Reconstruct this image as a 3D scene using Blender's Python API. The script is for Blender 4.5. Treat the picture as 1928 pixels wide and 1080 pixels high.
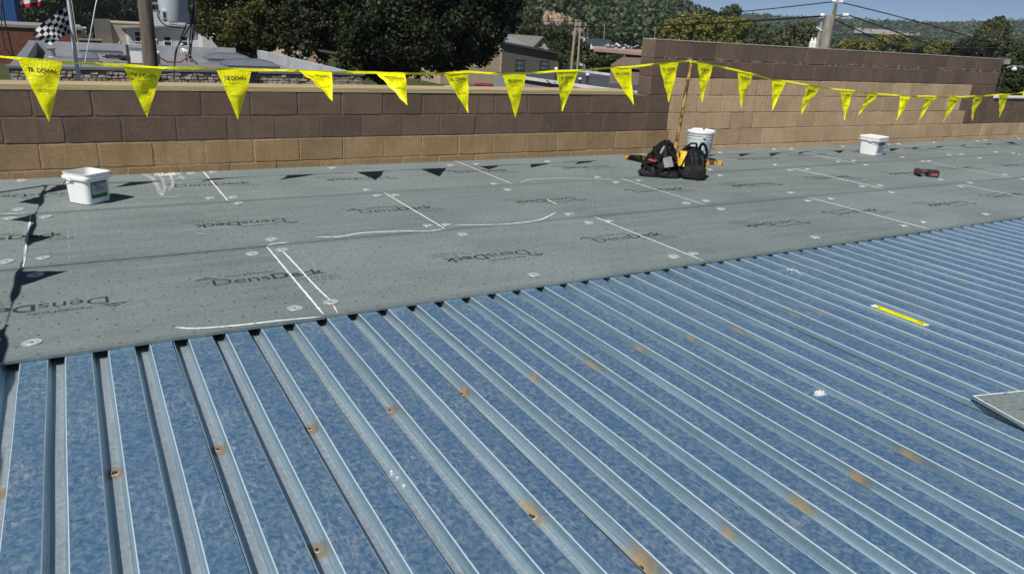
import bpy, math, random
import numpy as np
from mathutils import Vector, Matrix
random.seed(7)
RNG = np.random.default_rng(7)
R = math.radians
for o in list(bpy.data.objects):
    bpy.data.objects.remove(o)
SC = bpy.context.scene
COL = SC.collection

# ------------------------------------------------------------------ camera
F_PX, PITCH, YAW, ROLL = 1378.26, 0.338023, 0.542331, 0.0585378      # pixels of the 1928 px wide photograph
CAM = np.array([-0.89928, -3.18678, 1.32055])
_fw = np.array([math.sin(YAW)*math.cos(PITCH), math.cos(YAW)*math.cos(PITCH), -math.sin(PITCH)])
_r0 = np.array([math.cos(YAW), -math.sin(YAW), 0.0])
_u0 = np.cross(_r0, _fw)
_rt = math.cos(ROLL)*_r0 + math.sin(ROLL)*_u0
_up = -math.sin(ROLL)*_r0 + math.cos(ROLL)*_u0
cam = bpy.data.cameras.new('camera')
cam.sensor_fit = 'HORIZONTAL'; cam.sensor_width = 36.0
cam.lens = 36.0*F_PX/1928.0
cam.clip_start = 0.05; cam.clip_end = 8000
camo = bpy.data.objects.new('camera', cam); COL.objects.link(camo)
camo.matrix_world = Matrix(((_rt[0], _up[0], -_fw[0], CAM[0]), (_rt[1], _up[1], -_fw[1], CAM[1]),
                            (_rt[2], _up[2], -_fw[2], CAM[2]), (0, 0, 0, 1)))
SC.camera = camo

def ray(x, y): return _fw + _rt*(x-964.0)/F_PX - _up*(y-540.0)/F_PX
def PZ(x, y, z=0.0):
    d = ray(x, y); return CAM + d*((z-CAM[2])/d[2])
def PY(x, y, Y):
    d = ray(x, y); return CAM + d*((Y-CAM[1])/d[1])
def PD(x, y, D): return CAM + ray(x, y)*D

# ------------------------------------------------------------------ sky, sun, exposure
SUN_S = np.array([0.64, 0.39])                       # shadow shift per metre of height
sun_el = math.atan2(1.0, np.hypot(*SUN_S))
sun_az = math.atan2(-SUN_S[0], -SUN_S[1])            # from +Y towards +X
W = bpy.data.worlds.new('World'); SC.world = W; W.use_nodes = True
wn = W.node_tree.nodes; wl = W.node_tree.links; wn.clear()
sky = wn.new('ShaderNodeTexSky'); sky.sky_type = 'NISHITA'; sky.sun_disc = False
sky.sun_elevation = sun_el; sky.sun_rotation = sun_az
sky.air_density = 0.38; sky.dust_density = 0.0; sky.ozone_density = 2.2; sky.altitude = 100
bg = wn.new('ShaderNodeBackground'); bg.inputs['Strength'].default_value = 0.066
wo = wn.new('ShaderNodeOutputWorld')
wl.new(sky.outputs[0], bg.inputs[0]); wl.new(bg.outputs[0], wo.inputs[0])
sl = bpy.data.lights.new('sun', 'SUN'); sl.energy = 4.7; sl.angle = R(0.53); sl.color = (1.0, 0.97, 0.92)
so = bpy.data.objects.new('sun', sl); COL.objects.link(so)
so.rotation_euler = Vector((SUN_S[0], SUN_S[1], -1)).to_track_quat('-Z', 'Y').to_euler()
SC.view_settings.view_transform = 'Standard'; SC.view_settings.look = 'None'
SC.view_settings.exposure = 0.0; SC.view_settings.gamma = 1.0; SC.view_settings.use_curve_mapping = False

# ------------------------------------------------------------------ helpers: objects and meshes
def tag(o, label=None, cat=None, group=None, kind=None):
    if label: o['label'] = label
    if cat: o['category'] = cat
    if group: o['group'] = group
    if kind: o['kind'] = kind
    return o
def empty(name, loc=(0, 0, 0), rz=0.0, **k):
    o = bpy.data.objects.new(name, None); COL.objects.link(o)
    o.location = loc; o.rotation_euler = (0, 0, rz); o.empty_display_size = 0.1
    return tag(o, **k)
def link(name, me, parent=None, loc=None, rot=None, **k):
    o = bpy.data.objects.new(name, me); COL.objects.link(o)
    if parent is not None: o.parent = parent
    if loc is not None: o.location = loc
    if rot is not None: o.rotation_euler = rot
    return tag(o, **k)

class MB:
    def __init__(s): s.v = []; s.f = []; s.m = []; s.cur = 0
    def quad(s, *p):
        n = len(s.v); s.v += [tuple(map(float, q)) for q in p]; s.f.append(tuple(range(n, n+len(p)))); s.m.append(s.cur); return s
    def box(s, x0, x1, y0, y1, z0, z1):
        n = len(s.v)
        s.v += [(x0,y0,z0),(x1,y0,z0),(x1,y1,z0),(x0,y1,z0),(x0,y0,z1),(x1,y0,z1),(x1,y1,z1),(x0,y1,z1)]
        for q in ((0,3,2,1),(4,5,6,7),(0,1,5,4),(1,2,6,5),(2,3,7,6),(3,0,4,7)):
            s.f.append(tuple(n+i for i in q)); s.m.append(s.cur)
        return s
    def hexa(s, c8):
        n = len(s.v); s.v += [tuple(map(float, q)) for q in c8]
        for q in ((0,3,2,1),(4,5,6,7),(0,1,5,4),(1,2,6,5),(2,3,7,6),(3,0,4,7)):
            s.f.append(tuple(n+i for i in q)); s.m.append(s.cur)
        return s
    def bar(s, a, b, w, h, up=(0,0,1)):
        a = Vector(a); b = Vector(b); d = (b-a).normalized(); u = Vector(up)
        sd = d.cross(u)
        if sd.length < 1e-4: sd = d.cross(Vector((1,0,0)))
        sd.normalize(); u = sd.cross(d)
        sd *= w/2; u *= h/2
        return s.hexa([a-sd-u, a+sd-u, b+sd-u, b-sd-u, a-sd+u, a+sd+u, b+sd+u, b-sd+u])
    def prism(s, pts, h):                       # pts: bottom loop (3-D), h: vector
        n = len(s.v); k = len(pts); h = np.array(h, float)
        s.v += [tuple(map(float, p)) for p in pts] + [tuple(map(float, np.array(p, float)+h)) for p in pts]
        s.f.append(tuple(range(n+k-1, n-1, -1))); s.f.append(tuple(range(n+k, n+2*k))); s.m += [s.cur]*2
        for i in range(k):
            j = (i+1) % k; s.f.append((n+i, n+j, n+k+j, n+k+i)); s.m.append(s.cur)
        return s
    def tube(s, pts, rad, n=8, cap=True):
        pts = [Vector(p) for p in pts]; k = len(pts)
        rad = [rad]*k if np.isscalar(rad) else list(rad)
        base = len(s.v); prev = None
        for i, p in enumerate(pts):
            d = (pts[min(i+1, k-1)]-pts[max(i-1, 0)]).normalized()
            if prev is None:
                prev = d.cross(Vector((0,0,1)))
                if prev.length < 1e-3: prev = d.cross(Vector((1,0,0)))
            a = (prev - d*prev.dot(d)).normalized(); prev = a; b = d.cross(a)
            for j in range(n):
                t = 2*math.pi*j/n; q = p + (a*math.cos(t)+b*math.sin(t))*rad[i]; s.v.append(tuple(q))
        for i in range(k-1):
            for j in range(n):
                j2 = (j+1) % n
                s.f.append((base+i*n+j, base+i*n+j2, base+(i+1)*n+j2, base+(i+1)*n+j)); s.m.append(s.cur)
        if cap:
            s.f.append(tuple(base+j for j in reversed(range(n)))); s.m.append(s.cur)
            s.f.append(tuple(base+(k-1)*n+j for j in range(n))); s.m.append(s.cur)
        return s
    def lathe(s, prof, n=24, c=(0,0,0), cap=True):
        base = len(s.v); k = len(prof)
        for (r, z) in prof:
            for j in range(n):
                t = 2*math.pi*j/n; s.v.append((c[0]+r*math.cos(t), c[1]+r*math.sin(t), c[2]+z))
        for i in range(k-1):
            for j in range(n):
                j2 = (j+1) % n
                s.f.append((base+i*n+j, base+i*n+j2, base+(i+1)*n+j2, base+(i+1)*n+j)); s.m.append(s.cur)
        if cap:
            s.f.append(tuple(base+j for j in reversed(range(n)))); s.m.append(s.cur)
            s.f.append(tuple(base+(k-1)*n+j for j in range(n))); s.m.append(s.cur)
        return s
    def loft(s, rings, closed=True, cap=True):
        base = len(s.v); n = len(rings[0])
        for r in rings: s.v += [tuple(map(float, p)) for p in r]
        for i in range(len(rings)-1):
            for j in range(n if closed else n-1):
                j2 = (j+1) % n
                s.f.append((base+i*n+j, base+i*n+j2, base+(i+1)*n+j2, base+(i+1)*n+j)); s.m.append(s.cur)
        if cap:
            s.f.append(tuple(base+j for j in reversed(range(n)))); s.m.append(s.cur)
            s.f.append(tuple(base+(len(rings)-1)*n+j for j in range(n))); s.m.append(s.cur)
        return s
    def mesh(s, name, mats, smooth=False):
        me = bpy.data.meshes.new(name); me.from_pydata(s.v, [], s.f)
        for m in (mats if isinstance(mats, (list, tuple)) else [mats]): me.materials.append(m)
        me.polygons.foreach_set('material_index', s.m)
        if smooth:
            me.polygons.foreach_set('use_smooth', [True]*len(s.f))
            try: me.set_sharp_from_angle(angle=R(38))
            except Exception: pass
        me.update(); return me
    def build(s, name, mats, parent=None, smooth=False, loc=None, rot=None, **k):
        return link(name, s.mesh(name, mats, smooth), parent, loc, rot, **k)

# ------------------------------------------------------------------ helpers: materials
def srgb(h):
    h = h.lstrip('#'); c = [int(h[i:i+2], 16)/255 for i in (0, 2, 4)]
    return tuple(x/12.92 if x <= 0.04045 else ((x+0.055)/1.055)**2.4 for x in c)
class Mat:
    def __init__(s, name, **inp):
        s.m = bpy.data.materials.new(name); s.m.use_nodes = True
        s.t = s.m.node_tree; s.t.nodes.clear()
        s.out = s.n('ShaderNodeOutputMaterial'); s.b = s.n('ShaderNodeBsdfPrincipled')
        s.t.links.new(s.b.outputs[0], s.out.inputs[0])
        for k, v in inp.items(): s.set(k, v)
    def n(s, t, **k):
        nd = s.t.nodes.new(t)
        for a, b in k.items(): setattr(nd, a, b)
        return nd
    def put(s, sock, v):
        if isinstance(v, bpy.types.NodeSocket): s.t.links.new(v, sock)
        elif isinstance(v, tuple) and len(v) == 3 and sock.type == 'RGBA': sock.default_value = (*v, 1)
        else: sock.default_value = v
    def set(s, k, v):
        nm = {'color':'Base Color','rough':'Roughness','metal':'Metallic','alpha':'Alpha','normal':'Normal','spec':'Specular IOR Level','trans':'Transmission Weight','coat':'Coat Weight'}[k]
        s.put(s.b.inputs[nm], v); return s
    def co(s, kind='Object', scale=(1,1,1), rot=(0,0,0)):
        if not hasattr(s, 'tc'): s.tc = s.n('ShaderNodeTexCoord')
        mp = s.n('ShaderNodeMapping'); mp.inputs['Scale'].default_value = scale; mp.inputs['Rotation'].default_value = rot
        if kind == 'Pos':
            g = s.n('ShaderNodeNewGeometry'); s.t.links.new(g.outputs['Position'], mp.inputs[0])
        else: s.t.links.new(s.tc.outputs[kind], mp.inputs[0])
        return mp.outputs[0]
    def noise(s, co, scale=5, detail=4, rough=0.55, dist=0.0):
        nd = s.n('ShaderNodeTexNoise'); s.put(nd.inputs['Vector'], co)
        nd.inputs['Scale'].default_value = scale; nd.inputs['Detail'].default_value = detail
        nd.inputs['Roughness'].default_value = rough; nd.inputs['Distortion'].default_value = dist
        return nd.outputs['Fac']
    def ramp(s, fac, stops, interp='LINEAR'):
        nd = s.n('ShaderNodeValToRGB'); s.put(nd.inputs[0], fac); cr = nd.color_ramp; cr.interpolation = interp
        while len(cr.elements) < len(stops): cr.elements.new(0.5)
        for e, (p, c) in zip(cr.elements, stops):
            e.position = p; e.color = (*c, 1) if isinstance(c, tuple) else (c, c, c, 1)
        return nd.outputs[0]
    def mix(s, fac, a, b, mode='MIX'):
        nd = s.n('ShaderNodeMix', data_type='RGBA', blend_type=mode)
        s.put(nd.inputs[0], fac); s.put(nd.inputs[6], a); s.put(nd.inputs[7], b); return nd.outputs[2]
    def math(s, op, a, b=0.0, c=0.0):
        nd = s.n('ShaderNodeMath', operation=op); s.put(nd.inputs[0], a); s.put(nd.inputs[1], b)
        if len(nd.inputs) > 2: s.put(nd.inputs[2], c)
        return nd.outputs[0]
    def bump(s, h, strength=0.3, dist=0.01):
        nd = s.n('ShaderNodeBump'); nd.inputs['Strength'].default_value = strength; nd.inputs['Distance'].default_value = dist
        s.put(nd.inputs['Height'], h); s.t.links.new(nd.outputs[0], s.b.inputs['Normal']); return s
    def rnd(s):
        return s.n('ShaderNodeObjectInfo').outputs['Random']
    def island(s):
        return s.n('ShaderNodeNewGeometry').outputs['Random Per Island']

def simple(name, c, rough=0.6, metal=0.0, var=0.15, scale=6.0, bump=0.0, bd=0.01, spec=0.5, coord='Object', stretch=(1,1,1)):
    m = Mat(name, rough=rough, metal=metal, spec=spec)
    co = m.co(coord, stretch)
    f = m.noise(co, scale, 5, 0.6)
    lo = tuple(x*(1-var) for x in c); hi = tuple(min(1, x*(1+var)) for x in c)
    m.set('color', m.ramp(f, [(0.3, lo), (0.7, hi)]))
    if bump: m.bump(m.noise(co, scale*6, 4, 0.6), bump, bd)
    return m.m

# ------------------------------------------------------------------ materials
def mat_board():
    m = Mat('gypsum_board', rough=0.85, spec=0.25)
    co = m.co('Pos'); ob = m.co('Object')
    big = m.noise(co, 1.1, 4, 0.6)
    c = m.ramp(big, [(0.3, (0.144, 0.176, 0.175)), (0.7, (0.200, 0.240, 0.239))])
    c = m.mix(0.30, c, m.ramp(m.rnd(), [(0.0, 0.34), (1.0, 0.66)]), 'OVERLAY')
    st = m.noise(m.co('Pos', (0.35, 3.0, 1)), 3.0, 5, 0.65)
    c = m.mix(m.ramp(st, [(0.35, 0.0), (0.75, 0.5)]), c, (0.27, 0.302, 0.30))
    fine = m.noise(co, 55, 4, 0.7)
    c = m.mix(0.55, c, m.ramp(fine, [(0.25, 0.2), (0.8, 0.8)]), 'OVERLAY')
    spk = m.noise(co, 21, 2, 0.5)
    c = m.mix(m.ramp(spk, [(0.69, 0.0), (0.76, 0.35)]), c, (0.33, 0.35, 0.34))
    sc = m.noise(m.co('Pos', (9, 0.8, 1), (0, 0, 0.5)), 6.0, 3, 0.5)
    c = m.mix(m.ramp(sc, [(0.70, 0.0), (0.78, 0.35)]), c, (0.36, 0.38, 0.37))
    scu = m.noise(co, 0.9, 3, 0.7, 0.6)
    c = m.mix(m.ramp(scu, [(0.58, 0.0), (0.75, 0.4)]), c, (0.135, 0.155, 0.152))
    sx = m.n('ShaderNodeSeparateXYZ'); m.put(sx.inputs[0], ob)
    yy = m.math('DIVIDE', sx.outputs[1], 0.105); row = m.math('FLOOR', yy)
    sh = m.math('MULTIPLY', m.math('MODULO', m.math('ABSOLUTE', row), 2.0), 0.5)
    fx = m.math('SUBTRACT', m.math('FRACT', m.math('ADD', m.math('DIVIDE', sx.outputs[0], 0.146), sh)), 0.5)
    fy = m.math('SUBTRACT', m.math('FRACT', yy), 0.5)
    fx = m.math('MULTIPLY', fx, 0.146); fy = m.math('MULTIPLY', fy, 0.105)
    d = m.math('ADD', m.math('MULTIPLY', fx, fx), m.math('MULTIPLY', fy, fy))
    dot = m.math('LESS_THAN', d, 0.0060**2)
    c = m.mix(m.math('MULTIPLY', dot, 0.85), c, (0.02, 0.022, 0.022))
    ay = m.math('ABSOLUTE', sx.outputs[1]); band = m.ramp(m.math('ADD', ay, m.math('MULTIPLY', m.noise(co, 7, 3), 0.03)), [(0.0, 0.0), (0.565, 0.0), (0.60, 0.30), (1.0, 0.30)])
    c = m.mix(band, c, (0.105, 0.128, 0.128))
    m.set('color', c)
    m.bump(m.noise(co, 260, 3, 0.6), 0.25, 0.002)
    return m.m
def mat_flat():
    m = Mat('galvanised_flat_sky_tint', metal=0.86, spec=0.5)  # blue of the reflected sky is painted into the base colour
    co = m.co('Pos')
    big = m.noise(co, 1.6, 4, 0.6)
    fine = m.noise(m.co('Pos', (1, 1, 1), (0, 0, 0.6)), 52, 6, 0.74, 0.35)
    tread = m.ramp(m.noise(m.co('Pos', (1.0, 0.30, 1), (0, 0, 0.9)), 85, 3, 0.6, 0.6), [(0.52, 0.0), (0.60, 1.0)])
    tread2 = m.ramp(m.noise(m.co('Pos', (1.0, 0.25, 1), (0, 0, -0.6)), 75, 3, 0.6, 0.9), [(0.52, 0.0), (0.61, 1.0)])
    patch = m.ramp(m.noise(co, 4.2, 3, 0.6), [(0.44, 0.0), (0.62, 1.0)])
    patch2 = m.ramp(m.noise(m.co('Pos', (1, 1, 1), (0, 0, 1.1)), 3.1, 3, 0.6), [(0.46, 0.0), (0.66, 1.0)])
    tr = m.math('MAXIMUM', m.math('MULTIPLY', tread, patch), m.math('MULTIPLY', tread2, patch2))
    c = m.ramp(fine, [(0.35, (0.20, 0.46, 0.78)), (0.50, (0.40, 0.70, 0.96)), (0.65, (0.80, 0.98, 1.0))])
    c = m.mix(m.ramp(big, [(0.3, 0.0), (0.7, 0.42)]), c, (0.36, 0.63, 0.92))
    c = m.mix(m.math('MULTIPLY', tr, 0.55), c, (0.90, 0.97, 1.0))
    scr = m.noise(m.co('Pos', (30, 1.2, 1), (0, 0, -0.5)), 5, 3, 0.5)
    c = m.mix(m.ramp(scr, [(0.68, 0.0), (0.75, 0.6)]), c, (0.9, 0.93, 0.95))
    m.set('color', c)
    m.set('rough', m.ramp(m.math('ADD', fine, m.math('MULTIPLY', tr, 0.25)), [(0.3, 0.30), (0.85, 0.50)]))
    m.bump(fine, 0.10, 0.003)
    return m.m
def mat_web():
    m = Mat('galvanised_web_sky_tint', metal=0.72, spec=0.5)
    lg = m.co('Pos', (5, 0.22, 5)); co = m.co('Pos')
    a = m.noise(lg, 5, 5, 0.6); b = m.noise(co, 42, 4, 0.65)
    c = m.ramp(a, [(0.3, (0.30, 0.43, 0.52)), (0.7, (0.46, 0.61, 0.70))])  # bluish tint paints in the low sky the webs mirror
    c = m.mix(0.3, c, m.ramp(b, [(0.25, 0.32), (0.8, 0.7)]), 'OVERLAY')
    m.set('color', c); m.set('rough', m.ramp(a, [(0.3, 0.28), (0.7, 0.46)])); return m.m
def mat_rib():
    m = Mat('galvanised_rib', metal=0.85, spec=0.5)
    co = m.co('Pos'); lg = m.co('Pos', (4, 0.3, 4))
    a = m.noise(lg, 5, 5, 0.65); b = m.noise(co, 55, 4, 0.65)
    c = m.ramp(a, [(0.3, (0.60, 0.69, 0.72)), (0.7, (0.82, 0.89, 0.90))])
    c = m.mix(0.35, c, m.ramp(b, [(0.25, 0.3), (0.8, 0.75)]), 'OVERLAY')
    wh = m.noise(co, 14, 4, 0.7)
    c = m.mix(m.ramp(wh, [(0.66, 0.0), (0.78, 0.5)]), c, (0.85, 0.85, 0.82))
    yl = m.noise(m.co('Pos', (2.5, 0.6, 1)), 1.4, 3, 0.6)
    c = m.mix(m.ramp(yl, [(0.55, 0.0), (0.8, 0.3)]), c, (0.60, 0.56, 0.44))
    m.set('color', c); m.set('rough', m.ramp(b, [(0.3, 0.42), (0.7, 0.56)]))
    return m.m
def mat_block(name, lo, hi, stain):
    m = Mat(name, rough=0.9, spec=0.2)
    co = m.co('Pos'); rn = m.rnd()
    c = m.ramp(m.noise(co, 3.0, 5, 0.65), [(0.3, lo), (0.7, hi)])
    c = m.mix(0.32, c, m.ramp(rn, [(0.0, 0.30), (1.0, 0.70)]), 'OVERLAY')
    c = m.mix(0.5, c, m.ramp(m.noise(co, 45, 4, 0.75), [(0.25, 0.22), (0.8, 0.78)]), 'OVERLAY')
    dr = m.noise(m.co('Pos', (7, 1, 0.7)), 2.2, 4, 0.6)
    c = m.mix(m.ramp(dr, [(0.50, 0.0), (0.74, 0.5)]), c, stain)
    wh = m.noise(m.co('Pos', (2.0, 1, 5.0)), 1.9, 5, 0.75)
    c = m.mix(m.ramp(wh, [(0.62, 0.0), (0.78, 0.36)]), c, (0.42, 0.38, 0.34))
    m.set('color', c)
    m.bump(m.noise(co, 120, 5, 0.75), 0.55, 0.006)
    return m.m
def leafmat(name, stops, trans=0.25):
    m = Mat(name, rough=0.6, spec=0.25)
    c = m.ramp(m.island(), stops); big = m.noise(m.co('Object'), 0.55, 3, 0.6)
    c = m.mix(0.75, c, m.ramp(big, [(0.32, 0.22), (0.68, 0.78)]), 'OVERLAY')
    m.set('color', c)
    tr = m.n('ShaderNodeBsdfTranslucent'); m.put(tr.inputs[0], c)
    mx = m.n('ShaderNodeMixShader'); mx.inputs[0].default_value = trans
    m.t.links.new(m.b.outputs[0], mx.inputs[1]); m.t.links.new(tr.outputs[0], mx.inputs[2]); m.t.links.new(mx.outputs[0], m.out.inputs[0])
    return m.m
def mat_yellow():
    m = Mat('pennant_yellow', rough=0.42, spec=0.4)
    f = m.noise(m.co('Object'), 9, 4, 0.6)
    c = m.ramp(f, [(0.3, (0.86, 0.83, 0.0)), (0.7, (0.93, 0.90, 0.0))]); m.set('color', c)
    m.bump(m.noise(m.co('Object', (1, 1, 1)), 22, 4, 0.65, 1.5), 0.6, 0.015)
    tr = m.n('ShaderNodeBsdfTranslucent'); m.put(tr.inputs[0], c)
    mx = m.n('ShaderNodeMixShader'); mx.inputs[0].default_value = 0.08
    m.t.links.new(m.b.outputs[0], mx.inputs[1]); m.t.links.new(tr.outputs[0], mx.inputs[2]); m.t.links.new(mx.outputs[0], m.out.inputs[0])
    return m.m
def mat_rustpaint():
    m = Mat('rusty_yellow_paint', rough=0.6)
    co = m.co('Object'); f = m.noise(m.co('Object', (1, 1, 0.45)), 16, 5, 0.7)
    y = m.ramp(m.noise(co, 30, 3), [(0.3, (0.52, 0.30, 0.05)), (0.7, (0.66, 0.44, 0.11))])
    r = m.ramp(m.noise(co, 60, 4), [(0.3, (0.035, 0.016, 0.010)), (0.7, (0.20, 0.075, 0.025))])
    m.set('color', m.mix(m.ramp(f, [(0.44, 0.0), (0.53, 1.0)]), y, r)); m.bump(f, 0.4, 0.004)
    return m.m
def mat_decal(name, c, sc, lo, hi, amax=0.95, rough=0.9, metal=0.0, soft=None, stretch=(1,1,1), edge=(0.42, 0.72)):
    """flat mark with a broken outline: colour plus noise alpha (soft: radius of a radial fade in object space)"""
    m = Mat(name, rough=rough, spec=0.2, metal=metal); co = m.co('Object', stretch)
    f = m.noise(m.co('Pos'), sc, 5, 0.7)
    a = m.ramp(f, [(lo, 0.0), (hi, amax)])
    if soft:
        ln = m.n('ShaderNodeVectorMath', operation='LENGTH'); m.put(ln.inputs[0], co)
        fall = m.ramp(m.math('DIVIDE', ln.outputs['Value'], soft), [(0.25, 1.0), (1.0, 0.0)])
        a = m.ramp(m.math('ADD', m.math('MULTIPLY', fall, 0.75), m.math('MULTIPLY', f, 0.5)), [(edge[0], 0.0), (edge[1], amax)])
    m.set('color', c); m.set('alpha', a); return m.m

M_board = mat_board(); M_flat = mat_flat(); M_rib = mat_rib(); M_web = mat_web(); M_bend = simple('galvanised_bend_highlight', (0.70, 0.86, 0.96), 0.28, 0.45, 0.08, 30, coord='Pos')  # M_bend: bright edge highlight painted as a paler, bluish colour
M_purple = mat_block('painted_block', (0.134, 0.092, 0.068), (0.186, 0.131, 0.100), (0.105, 0.071, 0.053))
M_tan = mat_block('tan_block', (0.285, 0.190, 0.098), (0.39, 0.270, 0.148), (0.20, 0.13, 0.072))
M_tan2 = mat_block('pale_tan_block', (0.45, 0.315, 0.19), (0.58, 0.42, 0.265), (0.33, 0.225, 0.135))
M_mortar_p = simple('mortar_painted', (0.135, 0.102, 0.088), 0.95, var=0.35, scale=20, bump=0.6)
M_mortar_t = simple('mortar_tan', (0.32, 0.235, 0.15), 0.95, var=0.4, scale=20, bump=0.6)
M_mortar_w = simple('mortar_pale', (0.42, 0.38, 0.32), 0.95, var=0.4, scale=16, bump=0.5)
M_wood = simple('lumber', (0.44, 0.345, 0.19), 0.8, var=0.28, scale=3.5, bump=0.3, stretch=(0.6, 14, 14))
M_yellow = mat_yellow()
M_ink = simple('black_ink', (0.012, 0.012, 0.014), 0.5, var=0.3)
M_print = mat_decal('worn_print', (0.020, 0.024, 0.024), 42, 0.24, 0.52, 0.76)
M_dust = mat_decal('gypsum_dust', (0.84, 0.86, 0.85), 38, 0.26, 0.46, 1.0)
M_dust2 = mat_decal('gypsum_smear', (0.74, 0.76, 0.74), 22, 0.42, 0.70, 0.50)
M_smear = mat_decal('plaster_smear', (0.80, 0.82, 0.80), 16, 0.34, 0.72, 0.7)
M_plate = simple('galvanised_plate', (0.80, 0.82, 0.84), 0.34, 0.55, 0.12, 30)
M_screw = simple('dark_screw', (0.10, 0.10, 0.11), 0.5, 0.6, 0.2)
M_white = simple('white_plastic', (0.88, 0.88, 0.87), 0.38, 0, 0.03, 8)
M_whitedull = simple('scuffed_white_plastic', (0.62, 0.65, 0.66), 0.5, 0, 0.14, 7)
M_wire = simple('steel_wire', (0.10, 0.10, 0.11), 0.45, 0.7)
M_rustpaint = mat_rustpaint()
M_black = simple('black_fabric', (0.006, 0.006, 0.007), 0.8, 0, 0.4, 20, 0.4, 0.004, spec=0.25)
M_black2 = simple('charcoal_fabric', (0.015, 0.015, 0.017), 0.75, 0, 0.4, 20, 0.4, 0.004, spec=0.3)
M_grayf = simple('grey_fabric', (0.26, 0.26, 0.26), 0.85, 0, 0.3, 18, 0.4, 0.004)
M_bagyel = simple('yellow_nylon', (0.74, 0.46, 0.015), 0.6, 0, 0.2, 18, 0.4, 0.004)
M_red = simple('red_plastic', (0.42, 0.025, 0.025), 0.5, 0, 0.2)
M_tool = simple('black_rubber', (0.018, 0.018, 0.018), 0.6, 0, 0.3)
M_green = simple('green_print', (0.015, 0.15, 0.045), 0.5, 0, 0.25)
M_label = simple('label_paper', (0.42, 0.46, 0.52), 0.6, 0, 0.12)
M_bluelab = simple('faded_blue_print', (0.36, 0.52, 0.62), 0.6, 0, 0.25, 14)
M_strip = simple('yellow_tape', (0.86, 0.78, 0.0), 0.45, 0, 0.08)
M_rust = mat_decal('rust_bloom', (0.30, 0.21, 0.11), 38, 0.3, 0.6, 0.50, soft=0.040, stretch=(1, 0.8, 0.6))
M_bloom = mat_decal('pale_rust_bloom', (0.44, 0.34, 0.20), 34, 0.3, 0.6, 0.62, soft=0.075, stretch=(1, 0.8, 0.7), edge=(0.46, 0.98))
M_burn = simple('burnt_weld', (0.045, 0.028, 0.020), 0.9, 0, 0.5, 60)
M_burnring = simple('weld_rim', (0.48, 0.40, 0.30), 0.8, 0.1, 0.4, 80)
M_dark = simple('void', (0.012, 0.012, 0.013), 0.9)

# ------------------------------------------------------------------ text
_dg = None
def text2d(body, size, bold=0.0, spacing=1.0, shear=0.0, sx=1.0):
    """flat text as (verts Nx2 centred on x, faces, width)"""
    cu = bpy.data.curves.new('t', 'FONT'); cu.body = body; cu.size = size; cu.offset = bold*size
    cu.space_character = spacing; cu.shear = shear; cu.resolution_u = 3
    ob = bpy.data.objects.new('t', cu); COL.objects.link(ob)
    dg = bpy.context.evaluated_depsgraph_get(); dg.update()
    me = bpy.data.meshes.new_from_object(ob.evaluated_get(dg))
    v = np.zeros(len(me.vertices)*3); me.vertices.foreach_get('co', v); v = v.reshape(-1, 3)[:, :2]
    f = [tuple(p.vertices) for p in me.polygons]
    bpy.data.objects.remove(ob); bpy.data.curves.remove(cu); bpy.data.meshes.remove(me)
    v[:, 0] *= sx
    x0, x1 = v[:, 0].min(), v[:, 0].max(); v[:, 0] -= (x0+x1)/2
    return v, f, x1-x0
def combine(items):
    V = []; Fc = []
    for v, f in items:
        n = len(V); V += [tuple(p) for p in v]; Fc += [tuple(n+i for i in q) for q in f]
    return np.array(V), Fc

# ================================================================== SETTING: ground, hills
GZ = -4.6
def fbm(x, y):
    return (np.sin(x*0.031+1.3)*np.cos(y*0.027-0.4) + 0.5*np.sin(x*0.071-y*0.055+2.0) + 0.25*np.sin(x*0.16+y*0.13))
def AZ(x):
    d = ray(x, 55+(x-964)*0.0586); return math.atan2(d[0], d[1])
H1_az = [AZ(x) for x in (-300, 0, 300, 700, 1000, 1150, 1240, 1290, 1350, 1420, 1520, 1700)]
H1_h = [10, 14, 22, 40, 44, 36, 20.5, 13.5, 7.5, 3.0, 0, 0]
H2_az = [AZ(x) for x in (900, 1150, 1300, 1400, 1500, 1600, 1700, 1800, 1928, 2200, 2600)]
H2_h = [36, 36, 34, 36, 37, 36, 37, 39, 46, 50, 40]
def height(x, y):
    dx = x-CAM[0]; dy = y-CAM[1]; r = np.hypot(dx, dy); az = np.arctan2(dx, dy)
    s1 = np.clip((r-190)/(430-190), 0, 1); s1 = s1*s1*(3-2*s1)
    s2 = np.clip((r-620)/(1350-620), 0, 1); s2 = s2*s2*(3-2*s2)
    f1 = np.clip((900-r)/350, 0, 1)
    h1 = np.interp(az, H1_az, H1_h, left=6, right=0)*s1*f1
    h2 = np.interp(az, H2_az, H2_h, left=30, right=30)*s2
    return GZ + h1 + h2 + fbm(x, y)*np.clip((r-150)/300, 0, 1)*1.6

na, nr = 220, 90
aa = np.linspace(-math.pi, math.pi, na, endpoint=False); rr = np.concatenate([[1.0], np.geomspace(6, 6000, nr-1)])
A2, R2 = np.meshgrid(aa, rr); gx = CAM[0]+R2*np.sin(A2); gy = CAM[1]+R2*np.cos(A2); gz = height(gx, gy)
gv = np.stack([gx, gy, gz], -1).reshape(-1, 3)
gf = [(i*na+j, i*na+(j+1) % na, (i+1)*na+(j+1) % na, (i+1)*na+j) for i in range(nr-1) for j in range(na)]
gf.append(tuple(range(na-1, -1, -1)))
m = Mat('earth_and_grass', rough=0.95, spec=0.1)
cg = m.ramp(m.noise(m.co('Pos'), 0.05, 6, 0.65), [(0.35, (0.035, 0.050, 0.018)), (0.55, (0.075, 0.085, 0.035)), (0.75, (0.13, 0.115, 0.085))]); m.set('color', cg)
me = bpy.data.meshes.new('ground'); me.from_pydata(gv.tolist(), [], gf); me.materials.append(m.m)
me.polygons.foreach_set('use_smooth', [True]*len(gf))
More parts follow.
